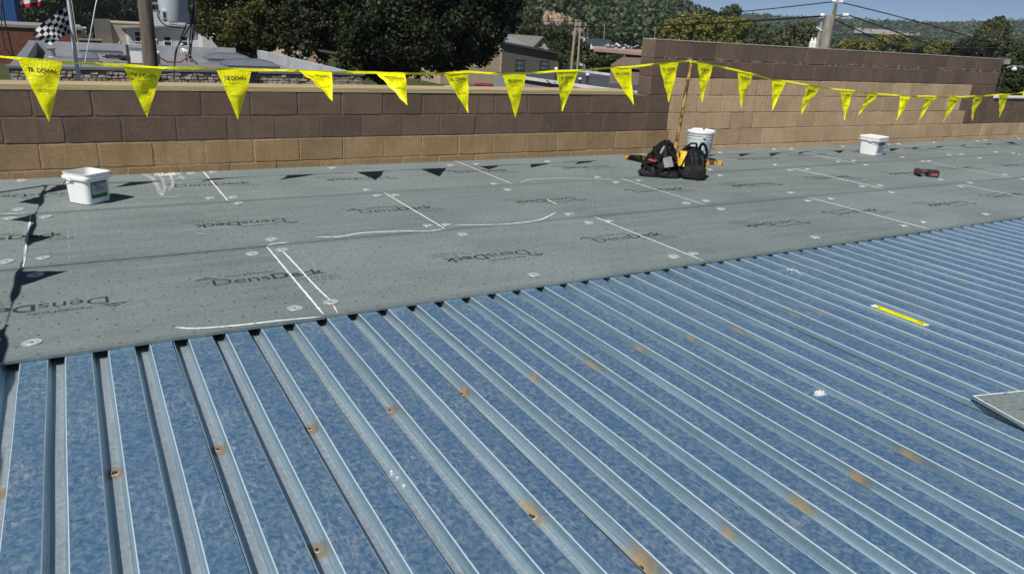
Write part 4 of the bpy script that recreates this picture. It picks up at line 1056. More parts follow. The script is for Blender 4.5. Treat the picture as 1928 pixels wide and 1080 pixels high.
# bare quarry face on the hillside
def patch(name, corners_px, Ds, mat, nx=26, ny=14, amp=1.2, seed=0):
    rg = np.random.default_rng(seed); c = [PD(x, y, D) for (x, y), D in zip(corners_px, Ds)]; mb = MB()
    g = rg.normal(size=(ny+1, nx+1)); 
    for i in range(ny+1):
        for j in range(nx+1):
            u, t = j/nx, i/ny; p = (c[0]*(1-u)+c[1]*u)*(1-t)+(c[3]*(1-u)+c[2]*u)*t
            st_ = amp*(math.sin(t*22)+0.6*g[i, j]); mb.v.append((p[0]-_fw[0]*st_, p[1]-_fw[1]*st_, p[2]+0.5*amp*g[i, j]*(0 < i < ny)))
    for i in range(ny):
        for j in range(nx): a = i*(nx+1)+j; mb.f.append((a, a+1, a+nx+2, a+nx+1)); mb.m.append(0)
    return mb.build(name, mat, kind='structure')
M_quarry = simple('quarry_rock', (0.40, 0.30, 0.20), 0.95, 0, 0.4, 0.25, 0.8, 1.0, coord='Pos')
M_scree = simple('quarry_rubble', (0.42, 0.37, 0.32), 0.95, 0, 0.5, 0.8, 0.9, 1.0, coord='Pos')
patch('quarry_face', [(1004, 40), (1104, 52), (1090, 38), (1010, 14)], [206, 206, 232, 234], M_quarry, seed=3)
patch('quarry_rubble', [(996, 66), (1108, 74), (1104, 50), (1004, 38)], [196, 196, 207, 207], M_scree, amp=1.6, seed=4)
patch('bare_ridge_cut', [(1606, 62), (1742, 68), (1740, 60), (1612, 53)], [800, 800, 840, 840], M_scree, 40, 4, 1.5, seed=5)

# ================================================================== STONE FACED BUILDING ACROSS THE STREET
YN = 18.0; ZP = -0.125; ZR = -0.50; XL, XR, YB = -2.12, 6.40, 31.2
sb = empty('stone_faced_building', ((XL+XR)/2, YN, GZ), label='low flat roofed building faced with rough stone beyond the low wall', cat='building')
so_ = np.array(((XL+XR)/2, YN, GZ))
def sbox(name, mat, x0, x1, y0, y1, z0, z1, par=sb, org=so_): return MB().box(x0-org[0], x1-org[0], y0-org[1], y1-org[1], z0-org[2], z1-org[2]).build(name, mat, par)
M_memb = simple('roof_membrane', (0.20, 0.205, 0.21), 0.75, 0, 0.3, 0.7, 0.2, 0.02, coord='Pos')
M_cop = simple('coping_metal', (0.26, 0.27, 0.28), 0.5, 0.3, 0.2, 1.5, coord='Pos'); M_copw = simple('pale_coping', (0.40, 0.42, 0.44), 0.6, 0, 0.2, 1.2, coord='Pos')
M_stone = Mat('split_stone', rough=0.95, spec=0.2); M_stone.set('color', M_stone.mix(0.5, M_stone.ramp(M_stone.island(), [(0, (0.30, 0.25, 0.20)), (0.5, (0.42, 0.36, 0.30)), (1, (0.54, 0.48, 0.41))]), M_stone.ramp(M_stone.noise(M_stone.co('Pos'), 30, 4, .7), [(.3, .3), (.7, .7)]), 'OVERLAY')); M_stone.bump(M_stone.noise(M_stone.co('Pos'), 25, 5, .7), .8, .02); M_stone = M_stone.m
sbox('wall', simple('stone_backing', (0.24, 0.20, 0.165), 0.95), XL, XR, YN+0.04, YB, GZ, ZR-0.06)
sbox('roof_membrane', M_memb, XL+0.02, XR-0.02, YN+0.06, YB-0.02, ZR-0.06, ZR)
mb = MB(); rg = random.Random(3); z = ZP-1.30
while z < ZP-0.06:
    h = rg.uniform(0.075, 0.10); x = XL+rg.uniform(0, .05)
    while x < XR-0.05:
        w = min(rg.choice((0.11, 0.13, 0.15, 0.17)), XR-x); dp = rg.uniform(0.0, 0.035)
        a, b, c, d = x+.004-so_[0], x+w-.004-so_[0], z+.004-so_[2], min(z+h, ZP-0.055)-.004-so_[2]; yf = -0.02-dp; e = .007
        n = len(mb.v); mb.v += [(a,.05,c),(b,.05,c),(b,.05,d),(a,.05,d),(a+e,yf+rg.uniform(-.01,.01),c+e),(b-e,yf+rg.uniform(-.01,.01),c+e),(b-e,yf+rg.uniform(-.01,.01),d-e),(a+e,yf+rg.uniform(-.01,.01),d-e)]
        for q in ((4,5,6,7),(0,1,5,4),(1,2,6,5),(2,3,7,6),(3,0,4,7)): mb.f.append(tuple(n+i for i in q)); mb.m.append(0)
        x += w
    z += h
mb.build('stone_facing', M_stone, sb, kind='stuff')
sbox('front_coping', M_cop, XL-0.06, XR+0.06, YN-0.06, YN+0.24, ZP-0.06, ZP)
sbox('front_parapet', M_cop, XL, XR, YN+0.045, YN+0.20, ZR+0.001, ZP-0.061)
sbox('back_parapet', M_copw, XL, XR-1.1, YB-0.25, YB, ZR+0.001, ZP+0.02)
sbox('right_parapet', M_copw, XR-0.22, XR-0.01, YN+0.245, YB-0.3, ZR+0.001, ZP-0.02)
sbox('left_parapet', M_cop, XL+0.01, XL+0.26, YN+0.245, YB-0.26, ZR+0.001, ZP+0.0)
# roof lights
M_dome = simple('smoky_acrylic', (0.15, 0.17, 0.20), 0.28, 0, 0.12, 1.5)
def dome(px0, px1, py, label, ratio=0.9, h=0.20):
    a, b = PZ(px0, py, ZR), PZ(px1, py, ZR); c = (a+b)/2; w = abs((b-a)[0])*0.5*1.0; dpt = w*ratio
    root = empty('skylight', (c[0], c[1]+dpt*0.4, ZR), label=label, cat='skylight', group='domed skylights on the stone faced building')
    MB().box(-w, w, -dpt, dpt, 0.001, 0.13).build('curb', M_cop, root)
    mb = MB(); n = 12; sp = lambda t: (1-abs(t)**2.6)
    for i in range(n+1):
        for j in range(n+1):
            u, t = -1+2*i/n, -1+2*j/n; mb.v.append((u*w*1.03, t*dpt*1.03, 0.131+h*(max(0, sp(u)*sp(t)))**0.55))
    for i in range(n):
        for j in range(n): q = i*(n+1)+j; mb.f.append((q, q+n+1, q+n+2, q+1)); mb.m.append(0)
    mb.build('dome', M_dome, root, True)
for (a, b, y, lb_) in ((147, 226, 101, 'grey domed skylight behind the white flagpole, the larger one'), (146, 187, 117, 'grey domed skylight behind the foot of the flagpole'), (362, 425, 105, 'grey domed skylight farthest along the row right of the service pole'),
                       (392, 468, 117, 'grey domed skylight in the middle of the row right of the service pole'), (427, 518, 130, 'grey domed skylight nearest the stone wall in its row')):
    dome(a, b, y, lb_)
M_galv = simple('galvanised_pipe', (0.45, 0.47, 0.48), 0.45, 0.5, 0.2, 8)
def vent(px, pyb, pyt, rpx, label, z=ZR, mat=None, capmat=None, rootname='vent_pipe'):
    b = PZ(px, pyb, z); D = (b-CAM)@_fw; h = (pyb-pyt)*D/F_PX; r = rpx*D/F_PX; mat = mat or M_galv
    root = empty(rootname, tuple(b), label=label, cat='vent')
    mb = MB(); mb.lathe([(r*1.5, 0), (r*1.05, h*0.1), (r, h*0.86)], 14); mb.build('pipe', mat, root, True)
    mb = MB(); mb.lathe([(r*1.3, h*0.80), (r*1.35, h*0.93), (r*0.9, h), (r*0.2, h*1.01)], 14); mb.build('cap', capmat or mat, root, True)
vent(98, 108, 90, 6, 'squat pale capped vent on the stone faced building, left of the flagpole')
vent(228, 97, 80, 2.2, 'thin grey vent pipe by the back parapet')
vent(297, 101, 75, 2.6, 'thin pale vent pipe just right of the service pole')
vent(345, 103, 83, 2.2, 'thin vent pipe left of the hanging black cables')
vent(576, 128, 109, 3.0, 'short metal vent beside the right parapet')
vent(297, 124, 98, 5.0, 'fat grey green pipe with white cap beside the service pole', mat=simple('green_pipe', (0.16, 0.22, 0.21), 0.6), capmat=M_white)
# white flood light
g = PZ(352, 116, ZR); root = empty('flood_light', tuple(g), label='white flood light on a stubby stand among the black cables', cat='lamp')
mb = MB(); mb.tube([(0, 0, 0), (0, 0, .28)], .03, 8); mb.build('stand', M_tool, root, True)
mb = MB(); mb.tube([(.12, 0, .30), (0, 0, .33), (-.12, -.03, .36), (-.16, -.04, .36)], [.07, .10, .12, .10], 12); mb.build('housing', M_white, root, True)
mb = MB(); mb.tube([(-.161, -.04, .36), (-.166, -.04, .36)], .085, 12); mb.build('lens', M_dark, root)
# coil of black hose
g = PZ(222, 118, ZR); root = empty('hose_coil', tuple(g), label='tangled coil of black hose on the neighbouring flat roof', cat='hose')
mb = MB(); pts = []
for i in range(90):
    t = i*0.35; pts.append((0.42*math.cos(t)*(1+.1*math.sin(t*.7))+.03*i/10, 0.2*math.sin(t)*(1+.15*math.cos(t*.5)), 0.06+0.10*abs(math.sin(t*.5+.3))+0.012*(i % 7)))
mb.tube(pts, .022, 6); mb.build('hose', M_tool, root, True)
# meter boxes left of the service pole
g = PZ(248, 121, ZR); root = empty('service_cabinet', tuple(g), label='white cabinet on a timber post left of the service pole', cat='cabinet')
MB().box(-.12, -.04, -.05, .05, 0, .62).build('post', M_bark, root); MB().box(-.02, .32, -.08, .10, .05, .48).build('box', M_white, root); MB().box(-.05, .36, -.10, .13, .48, .53).build('hood', M_cop, root)
MB().box(-.03, .2, -.09, .1, 0.0, .05).build('plinth', simple('brick_red', (.30, .09, .05), .9), root)
# ---- service pole with transformer
up = PY(276, 60, 16.4); pb = np.array((up[0], 16.4, GZ))
root = empty('utility_pole', tuple(pb), label='thick weathered timber pole carrying a grey transformer beyond the low wall', cat='utility pole')
M_pole = simple('weathered_pole', (0.17, 0.135, 0.105), 0.95, 0, 0.45, 4, 0.8, 0.02, stretch=(6, 6, 0.35))
mb = MB(); mb.tube([(0, 0, 0), (0.02, 0, 4), (0.03, 0, 8.5)], [.175, .160, .135], 16); mb.build('pole', M_pole, root, True)
tr = PY(329, 42, 16.4)-pb; r = (PY(358, 42, 16.4)-PY(301, 42, 16.4))[0]/2
mb = MB(); mb.lathe([(r*.96, 0), (r, .02), (r, 1.05), (r*1.04, 1.06), (r*1.04, 1.10), (r*.5, 1.22), (.03, 1.25)], 28, (tr[0], 0, tr[2])); tk = mb.build('transformer_tank', simple('transformer_grey', (.60, .66, .70), .42, 0, .08, 2), root, True)
for i in range(2):
    mb = MB(); mb.lathe([(.05, 0), (.07, .05), (.05, .09), (.07, .14), (.05, .18), (.03, .26)], 10, (tr[0]-.12+.24*i, 0, tr[2]+1.2)); mb.build('bushing', simple('brown_porcelain', (.12, .06, .04), .3), root, True)
MB().box(.12, tr[0]-r+.03, -.05, .05, tr[2]+.25, tr[2]+.35).build('bracket', M_wire, root); MB().box(.12, tr[0]-r+.03, -.05, .05, tr[2]+.75, tr[2]+.85).build('bracket', M_wire, root)
MB().box(tr[0]-r*.86, tr[0]-r*.60, -r*.85, -r*.5, tr[2]+.06, tr[2]+.24).build('tap_terminal', M_whitedull, root)
mb = MB(); mb.box(tr[0]-r*.80, tr[0]-r*.66, -r*.87, -r*.851, tr[2]+.09, tr[2]+.21); mb.build('terminal_slot', M_dark, root)
cabs = [[(358,-20),(352,40),(333,95),(327,150)], [(372,-20),(366,60),(355,100),(362,118)], [(368,-20),(362,70),(358,110)], [(363,40),(340,80),(330,100),(328,150)], [(366,0),(357,95),(372,122)], [(303,18),(297,30),(312,48),(350,54)]]
for c in cabs:
    q = [PY(x, y, 16.3)-pb for x, y in c]; mb = MB(); fine = []
    for i in range(len(q)-1):
        for t in np.linspace(0, 1, 6, endpoint=False):
            p0, p1, p2, p3 = q[max(i-1, 0)], q[i], q[i+1], q[min(i+2, len(q)-1)]
            fine.append(0.5*((2*p1)+(-p0+p2)*t+(2*p0-5*p1+4*p2-p3)*t*t+(-p0+3*p1-3*p2+p3)*t**3))
    fine.append(q[-1]); mb.tube(fine, .014, 6); mb.build('cable', M_tool, root, True)
q = [PY(x, y, 16.3)-pb for x, y in ((300, 108), (315, 117), (340, 117), (357, 105))]; mb = MB(); mb.tube(q, .02, 6); mb.build('red_cable', simple('faded_red', (.30, .06, .05), .6), root, True)
# ---- white flagpole with flags
fp = PY(140, 90, 16.9); pb = np.array((fp[0], 16.9, GZ))
root = empty('flagpole', tuple(pb), label='white flagpole rising from the street in front of the stone wall', cat='flagpole')
mb = MB(); tpx = PY(127, 0, 16.9)-PY(147, 150, 16.9); tilt = tpx[0]/tpx[2]
mb.tube([(0, 0, 0), (0, 0, 4), (0, 0, 9)], [.052, .044, .030], 12); mb.build('pole', M_white, root, True)
mb = MB(); mb.lathe([(.01, 0), (.06, .04), (.06, .08), (.01, .12)], 10, (0, 0, 9)); mb.build('finial', simple('gold', (.6, .42, .1), .3, .8), root, True)
mb = MB(); mb.tube([(.07, -.02, 1.2), (.08, -.02, 5), (.04, 0, 8.9)], .006, 5); mb.build('halyard', M_white, root)
M_chk = Mat('checker_cloth', rough=.85, spec=.2); uvn = M_chk.n('ShaderNodeUVMap'); ck = M_chk.n('ShaderNodeTexChecker'); mpc = M_chk.n('ShaderNodeMapping'); mpc.inputs['Scale'].default_value = (8, 6, 1); M_chk.put(mpc.inputs[0], uvn.outputs[0]); M_chk.put(ck.inputs[0], mpc.outputs[0]); ck.inputs['Scale'].default_value = 1.0
ck.inputs['Color1'].default_value = (.62, .62, .64, 1); ck.inputs['Color2'].default_value = (.012, .012, .016, 1); M_chk.set('color', ck.outputs[0])
M_str = Mat('striped_cloth', rough=.85, spec=.2); uvn = M_str.n('ShaderNodeUVMap'); sp_ = M_str.n('ShaderNodeSeparateXYZ'); M_str.put(sp_.inputs[0], uvn.outputs[0])
stp = M_str.math('GREATER_THAN', M_str.math('FRACT', M_str.math('MULTIPLY', sp_.outputs[1], 6.5)), 0.5)
can = M_str.math('MULTIPLY', M_str.math('LESS_THAN', sp_.outputs[0], 0.4), M_str.math('GREATER_THAN', sp_.outputs[1], 0.4615))
M_str.set('color', M_str.mix(can, M_str.mix(stp, (.45, .03, .04), (.62, .62, .60)), (.02, .03, .12)))
def cloth(name, label, corners, mat, seed, folds=5, amp=.06, droop=.05):
    """corners: top at pole, top fly, bottom fly, bottom at pole"""
    rg = random.Random(seed); c = [np.array(p, float) for p in corners]; o = c[0]; n = np.cross(c[1]-c[0], c[3]-c[0]); n /= np.linalg.norm(n)
    N, Mh = 22, 16; me = bpy.data.meshes.new(name); V = []; Fc = []; UV = []
    for i in range(Mh+1):
        for j in range(N+1):
            u, t = j/N, i/Mh; p = (c[0]*(1-u)+c[1]*u)*(1-t)+(c[3]*(1-u)+c[2]*u)*t
            p = p+n*amp*math.sin(folds*(u*2.0+t*.8)+seed)*u**.6+np.array((0, 0, -droop*math.sin(math.pi*u))); V.append(tuple(p-o)); UV.append((u, 1-t))
    for i in range(Mh):
        for j in range(N): a = i*(N+1)+j; Fc.append((a, a+1, a+N+2, a+N+1))
    me.from_pydata(V, [], Fc); uv = me.uv_layers.new(name='UVMap')
    for l in me.loops: uv.data[l.index].uv = UV[l.vertex_index]
    me.polygons.foreach_set('use_smooth', [True]*len(Fc)); me.materials.append(mat)
    return link(name, me, loc=tuple(o), label=label, cat='flag')
cloth('checkered_flag', 'black and white checkered flag drooping from the white flagpole', [PY(127, 12, 16.86), PY(58, 66, 16.5), PY(97, 86, 16.4), PY(132, 64, 16.86)], M_chk.m, 2, 6, .05, -.04)
cloth('striped_flag', 'red and white striped flag hanging high on the white flagpole', [PY(121, -110, 16.86), PY(30, -70, 16.6), PY(38, 16, 16.5), PY(76, 12, 16.6)], M_str.m, 3, 6, .07, .0)
# guy wire with turnbuckle and the thin poles at the far left
def wire_thing(name, label, pts, r, mat, cat='wire', group=None):
    o = np.array(pts[0], float); root = MB(); root.tube([tuple(np.array(p)-o) for p in pts], r, 6); ob = root.build(name, mat, None, True, loc=tuple(o)); return tag(ob, label, cat, group)
wire_thing('guy_wire', 'thin steel guy wire slanting behind the white flagpole', [PY(188, -20, 18.6), PY(180, 10, 18.4), PY(171, 60, 18.2), PY(160, 118, 18.0)], .012, M_galv)
wire_thing('service_cable', 'thicker of two black cables hanging past the blue metal building', [PY(0, -30, 17), PY(9, 40, 17), PY(19, 80, 17), PY(25, 106, 17)], .016, M_tool, group='black cables at the left edge')
wire_thing('service_cable', 'thinner of two black cables hanging past the blue metal building', [PY(3, -30, 17), PY(3, 50, 17), PY(9, 90, 17), PY(22, 106, 17)], .010, M_tool, group='black cables at the left edge')
q = PD(141, 70, 60); root = empty('utility_pole', (q[0], q[1], GZ), label='slim greenish pole standing behind the flagpole', cat='utility pole')
MB().tube([(0, 0, 0), (0, 0, 12)], [.15, .11], 10).build('pole', simple('old_pole', (.13, .125, .085), .9, 0, .3, 3), root, True)
MB().box(-.75, .75, -.06, .06, 10.6, 10.74).build('crossarm', M_pole, root)

# ================================================================== OTHER BUILDINGS
def bld(name, label, x0, x1, y0, y1, zt, wall_mat, roof_mat, org_z=GZ, roof_t=0.12, over=0.1):
    o = np.array(((x0+x1)/2, y0, org_z)); root = empty(name, tuple(o), label=label, cat='building'); hw = (x1-x0)/2
    MB().box(-hw, hw, 0, y1-y0, 0, zt-org_z).build('wall', wall_mat, root)
    if roof_mat: MB().box(-hw-over, hw+over, -over, y1-y0+over, zt-org_z+.002, zt-org_z+roof_t).build('roof', roof_mat, root)
    return root, o
def window(root, o, xa, xb, za, zb, y=0.0, frame=None, glass=None, fw=0.07):
    frame = frame or M_white; glass = glass or M_glass
    w = empty('window', ((xa+xb)/2-o[0], y, (za+zb)/2-o[2])); w.parent = root; hw, hh = (xb-xa)/2, (zb-za)/2
    for nm, bb in (('frame', (-hw-fw, hw+fw, -.05, -.004, hh, hh+fw)), ('frame', (-hw-fw, hw+fw, -.06, -.004, -hh-fw, -hh)), ('frame', (-hw-fw, -hw, -.05, -.004, -hh, hh)), ('frame', (hw, hw+fw, -.05, -.004, -hh, hh)), ('meeting_rail', (-hw, hw, -.04, -.012, -.03, .03))):
        MB().box(*bb).build(nm, frame, w)
    MB().box(-hw, hw, -.010, -.004, -hh, hh).build('pane', glass, w); return w
M_glass = simple('window_glass', (.030, .036, .042), .12, 0, .2, 3, spec=.6)
def brickmat():
    m = Mat('red_brick', rough=.9, spec=.2); b = m.n('ShaderNodeTexBrick'); m.put(b.inputs[0], m.co('Object', (1, 1, 1), (R(90), 0, 0)))
    b.inputs['Scale'].default_value = 2.2; b.inputs['Color1'].default_value = (.15, .048, .030, 1); b.inputs['Color2'].default_value = (.20, .070, .045, 1); b.inputs['Mortar'].default_value = (.17, .12, .10, 1)
    m.set('color', m.mix(.5, b.outputs[0], m.ramp(m.noise(m.co('Object'), 1.5, 4), [(.3, .3), (.7, .7)]), 'OVERLAY')); return m.m
def wavemat(name, c, scale, axis='X', depth=.5, dark=.55):
    m = Mat(name, rough=.6, spec=.3); w = m.n('ShaderNodeTexWave'); w.bands_direction = axis; m.put(w.inputs[0], m.co('Object')); w.inputs['Scale'].default_value = scale; w.wave_profile = 'SAW' if axis == 'Z' else 'SIN'
    m.set('color', m.mix(m.ramp(w.outputs['Fac'], [(.0, 1.0), (.28, 0.0)]), c, tuple(x*dark for x in c))); m.bump(w.outputs['Fac'], depth, .04); return m.m
bz = lambda x, y, Y: PY(x, y, Y)
a, b = bz(-60, 50, 86), bz(152, 57, 86)
rb, o = bld('brick_building', 'long low red brick building behind the checkered flag', a[0], b[0], 86, 98, b[2], brickmat(), simple('brick_coping', (.26, .25, .23), .8), over=.15, roof_t=.25)
a, b = bz(150, 76, 84), bz(192, 80, 84); rb2, o2_ = bld('brick_shed', 'small lower brick shed at the end of the long brick building', a[0]+.02, b[0], 84, 85.5, a[2], brickmat(), simple('shed_roof', (.24, .22, .21), .8))
for (x0, x1, yt, yb) in ((133, 142, 44, 60), (150, 160, 42, 62)):
    p0, p1 = bz(x0, yb, 90), bz(x1, yt, 90); rt_ = empty('roof_unit', ((p0[0]+p1[0])/2, 90, b[2]+.2), label='small white %s roof unit on the brick building' % ('boxy' if x0 < 140 else 'hooded'), cat='roof unit')
    hw = (p1[0]-p0[0])/2; MB().box(-hw, hw, 0, 1, 0, 0.9).build('casing', M_whitedull, rt_); MB().box(-hw*1.15, hw*1.15, -.1, 1.1, .9, 1.0).build('lid', M_white, rt_)
a, b = bz(-90, -40, 110), bz(36, 50, 110)
bb_, o = bld('metal_building', 'bright blue ribbed metal building at the left edge', a[0], bz(34, 50, 110)[0], 110, 130, PY(28, -60, 110)[2], wavemat('blue_siding', (.030, .115, .34), 1.3), simple('blue_roof', (.10, .11, .12), .6))
# beige block building and white clapboard house
a, b = bz(208, 44, 88), bz(275, 44, 88)
bb2, o = bld('block_building', 'plain beige block building left of the white clapboard house', a[0], b[0], 88, 97, a[2], simple('beige_block', (.40, .35, .26), .9, 0, .15, .8), simple('beige_cap', (.42, .36, .26), .9), over=.05)
q = bz(193, 36, 88)
mb = MB(); w_ = a[0]-o[0]; mb.prism([(w_-1.6, -2.2, 0), (w_-.003, -.01, 0), (w_-.003, .30, 0), (w_-1.6, -1.9, 0)], (0, 0, q[2]-GZ)); mb.build('side_wall', simple('cream_render', (.58, .50, .36), .9), bb2)
M_clap = wavemat('white_clapboard', (.72, .74, .77), 1.15, 'Z', .6, .5)
a, b = bz(240, 50, 84), bz(378, 52, 84)
hs, o = bld('clapboard_house', 'white clapboard house behind the transformer pole', a[0], b[0], 84, 93, a[2]-.25, M_clap, None)
hw = (b[0]-a[0])/2; H0 = a[2]-.25-GZ
mb = MB(); mb.prism([(-hw-.4, -.5, H0+.02), (hw+.4, -.5, H0+.62), (hw+.4, 9.2, H0+.62), (-hw-.4, 9.2, H0+.02)], (0, 0, .14)); mb.build('roof', simple('grey_shingle', (.20, .21, .23), .9), hs)
mb = MB(); mb.prism([(-hw+.01, 0, H0+.0), (hw-.01, 0, H0), (hw-.01, 0, H0+.60)], (0, 8.9, 0)); mb.build('gable_fill', M_clap, hs)
u0, u1 = bz(285, 40, 87)[0]-o[0], bz(352, 40, 87)[0]-o[0]; zt2 = bz(290, 8, 87)[2]-o[2]
MB().box(u0, u1, 3.0, 8.5, H0+.25, zt2).build('upper_storey', M_clap, hs); MB().box(u0-.3, u1+.3, 2.7, 8.8, zt2+.002, zt2+.18).build('upper_roof', simple('grey_shingle2', (.30, .31, .32), .9), hs)
for (x0, x1, y0, y1) in ((255, 263, 61, 78), (310, 321, 70, 86), (342, 352, 70, 86)):
    p0, p1 = bz(x0, y1, 84), bz(x1, y0, 84); window(hs, o, p0[0], p1[0], p0[2], p1[2])
p0, p1 = bz(318, 43, 87), bz(330, 39, 87); window(hs, o, p0[0], p1[0], p0[2], p1[2], 2.995)
MB().box(bz(372, 60, 84)[0]-o[0], bz(388, 60, 84)[0]-o[0]+1.2, -3, 2, 0, bz(378, 63, 84)[2]-GZ).build('porch', simple('porch_white', (.6, .6, .6), .8), hs)
# peach rendered buildings behind the big tree
M_peach = simple('peach_render', (.56, .41, .29), .9, 0, .12, 1.0)
a, b = bz(588, 55, 60), bz(604, 118, 60)
pb_, o = bld('rendered_building', 'peach rendered building half hidden by the big dark tree', bz(560, 60, 58)[0], bz(606, 60, 58)[0], 58, 72, bz(600, 48, 58)[2], M_peach, simple('peach_cap', (.45, .40, .35), .9))
mb = MB(); w_ = (bz(606, 60, 58)[0]-bz(560, 60, 58)[0])/2; q = bz(632, 112, 64)
mb.prism([(w_+.003, .0, 0), (w_+1.6, 4.0, 0), (w_+1.6, 8.0, 0), (w_+.003, 8.0, 0)], (0, 0, bz(600, 64, 58)[2]-GZ)); mb.build('side_wing', M_peach, pb_)
a, b = bz(830, 90, 70), bz(944, 131, 70)
tb, o = bld('rendered_building', 'tan building with a dark window next to the taupe metal gable', a[0], b[0]-.02, 70, 80, bz(870, 62, 70)[2], simple('tan_render', (.47, .36, .25), .9, 0, .12, 1.0), simple('tan_cap', (.3, .27, .24), .9))
p0, p1 = bz(894, 124, 70), bz(905, 113, 70); window(tb, o, p0[0], p1[0], p0[2], p1[2])
# taupe metal building: sloping eave
YT = 70.0; xa, xb = bz(944, 90, YT)[0], bz(1049, 105, YT)[0]; za, zb = bz(945, 82, YT)[2], bz(1049, 102, YT)[2]
o = np.array(((xa+xb)/2, YT, GZ)); tp = empty('metal_clad_building', tuple(o), label='taupe ribbed metal building with a single pitched roof and two windows', cat='building'); hw = (xb-xa)/2
mb = MB(); mb.prism([(-hw, 0, 0), (hw, 0, 0), (hw, 0, zb-GZ), (-hw, 0, za-GZ)], (0, 14, 0)); mb.build('wall', wavemat('taupe_siding', (.175, .155, .130), 1.6, 'X', .6, .55), tp)
mb = MB(); mb.prism([(-hw-.2, -.35, za-GZ+.03), (hw+.45, -.35, zb-GZ-.02), (hw+.45, 14.3, zb-GZ-.02), (-hw-.2, 14.3, za-GZ+.03)], (0, 0, .22)); mb.build('roof', simple('dark_fascia', (.085, .078, .07), .7), tp)
MB().box(-hw-.05, -hw+.12, -.03, -.002, 0, za-GZ-.2).build('corner_trim', simple('tan_trim', (.55, .46, .36), .8), tp)
for (x0, x1, y0, y1) in ((970, 987, 114, 131), (1016, 1033, 116, 131)):
    p0, p1 = bz(x0, y1, YT), bz(x1, y0, YT); w_ = window(tp, o, p0[0], p1[0], p0[2], p1[2], 0, simple('dark_frame', (.05, .05, .055), .6), simple('pale_glass', (.10, .13, .13), .15, 0, .2, 3))
    MB().box(-.04, .04, -.03, -.011, -(p1[2]-p0[2])/2, (p1[2]-p0[2])/2).build('mullion', M_cop, w_)
# grey gabled house behind it
YG = 92.0; xa, xb = bz(1003, 90, YG)[0], bz(1036, 94, YG)[0]; ze = bz(1003, 90, YG)[2]; zp = bz(1019, 71, YG)[2]
o = np.array(((xa+xb)/2, YG, GZ)); gh = empty('gabled_house', tuple(o), label='white gabled house with a grey shingle roof behind the taupe building', cat='building'); hw = (xb-xa)/2
mb = MB(); mb.prism([(-hw, 0, 0), (hw, 0, 0), (hw, 0, ze-GZ), (0, 0, zp-GZ-.1), (-hw, 0, ze-GZ)], (-.01, 12, 0)); mb.build('wall', M_clap, gh)
M_shing = simple('shingles', (.17, .155, .135), .9, 0, .25, 3)
for s in (-1, 1):
    mb = MB(); mb.prism([(0, -.3, zp-GZ), (s*(hw+.5), -.3, ze-GZ-.35), (s*(hw+.5), 12.3, ze-GZ-.35), (0, 12.3, zp-GZ)][::s], (0, 0, .16)); mb.build('roof_slope', M_shing, gh)
mb = MB(); xw = bz(963, 80, YG)[0]-o[0]; mb.prism([(xw-6, 2, ze-GZ-.4), (-hw+.4, 2, ze-GZ+.1), (-hw+.4, 8, zp-GZ-.15), (xw-6, 8, zp-GZ-.15)], (0, 0, .15)); mb.build('wing_roof', simple('blue_grey_shingle', (.20, .22, .25), .9), gh)
MB().box(xw-5.8, -hw-.003, 2.4, 8, 0, ze-GZ-.45).build('wing_wall', M_clap, gh)
p0, p1 = bz(1014, 89, YG), bz(1022, 83, YG); window(gh, o, p0[0], p1[0], p0[2], p1[2])
p0 = bz(975, 72, YG); MB().box(p0[0]-o[0]-.3, p0[0]-o[0]+.4, 5, 5.7, zp-GZ-.6, zp-GZ+.5).build('chimney', M_mortar_w, gh)
# dark membrane roof with vents, white edge
ZD = -1.35
ring = [PZ(x, y, ZD) for x, y in ((985, 150), (1130, 171), (1300, 190), (1300, 164), (1215, 152), (1090, 136), (930, 137))]
o = np.array((*ring[0][:2], GZ)); db = empty('flat_roofed_building', tuple(o), label='flat dark membrane roof with vent pipes below the tall wall corner', cat='building')
M_mdark = simple('dark_membrane', (.062, .066, .072), .7, 0, .2, .5, coord='Pos')
mb = MB(); mb.prism([(p[0]-o[0], p[1]-o[1], 0) for p in ring], (0, 0, ZD-GZ)); mb.build('wall', simple('render_grey', (.3, .3, .3), .9), db)
mb = MB(); mb.prism([(p[0]-o[0], p[1]-o[1], ZD-GZ+.002) for p in ring], (0, 0, .03)); mb.build('roof_membrane', M_mdark, db)
for i, j, w in ((0, 1, .32), (1, 2, .32), (4, 5, .16), (3, 4, .16)):
    p, q = ring[i]-o, ring[j]-o; MB().bar((p[0], p[1], ZD-GZ+.10), (q[0], q[1], ZD-GZ+.10), w, .14).build('white_edge', simple('white_edge', (.66, .67, .68), .6, 0, .15, 1), db)
for (x, yb, yt, r) in ((1046, 150, 128, 2.6), (1091, 163, 147, 2.6), (1105, 158, 139, 2.6)):
    vent(x, yb, yt, r, {1046: 'black vent pipe with white cap beside the taupe building', 1091: 'black vent pipe with white cap, the shorter of a pair', 1105: 'black vent pipe with white cap, the taller of a pair'}[x], ZD+.03, M_tool, M_white)
# brown hipped roof
o = PD(1190, 128, 44); o = np.array((o[0], o[1], GZ)); br = empty('hip_roofed_building', tuple(o), label='brown shingled roof left of the tall wall corner', cat='building')
c = [PD(x, y, D)-o for x, y, D in ((1150, 126, 42), (1290, 140, 42), (1290, 116, 52), (1172, 111, 52))]
mb = MB(); mb.prism(c, (0, 0, .12)); mb.build('roof', simple('brown_shingle', (.17, .125, .095), .9, 0, .2, 4), br)
mb = MB(); mb.prism([(p[0], p[1], 0) for p in c], (0, 0, min(p[2] for p in c)-.05)); mb.build('wall', simple('brown_wall', (.2, .17, .14), .9), br)
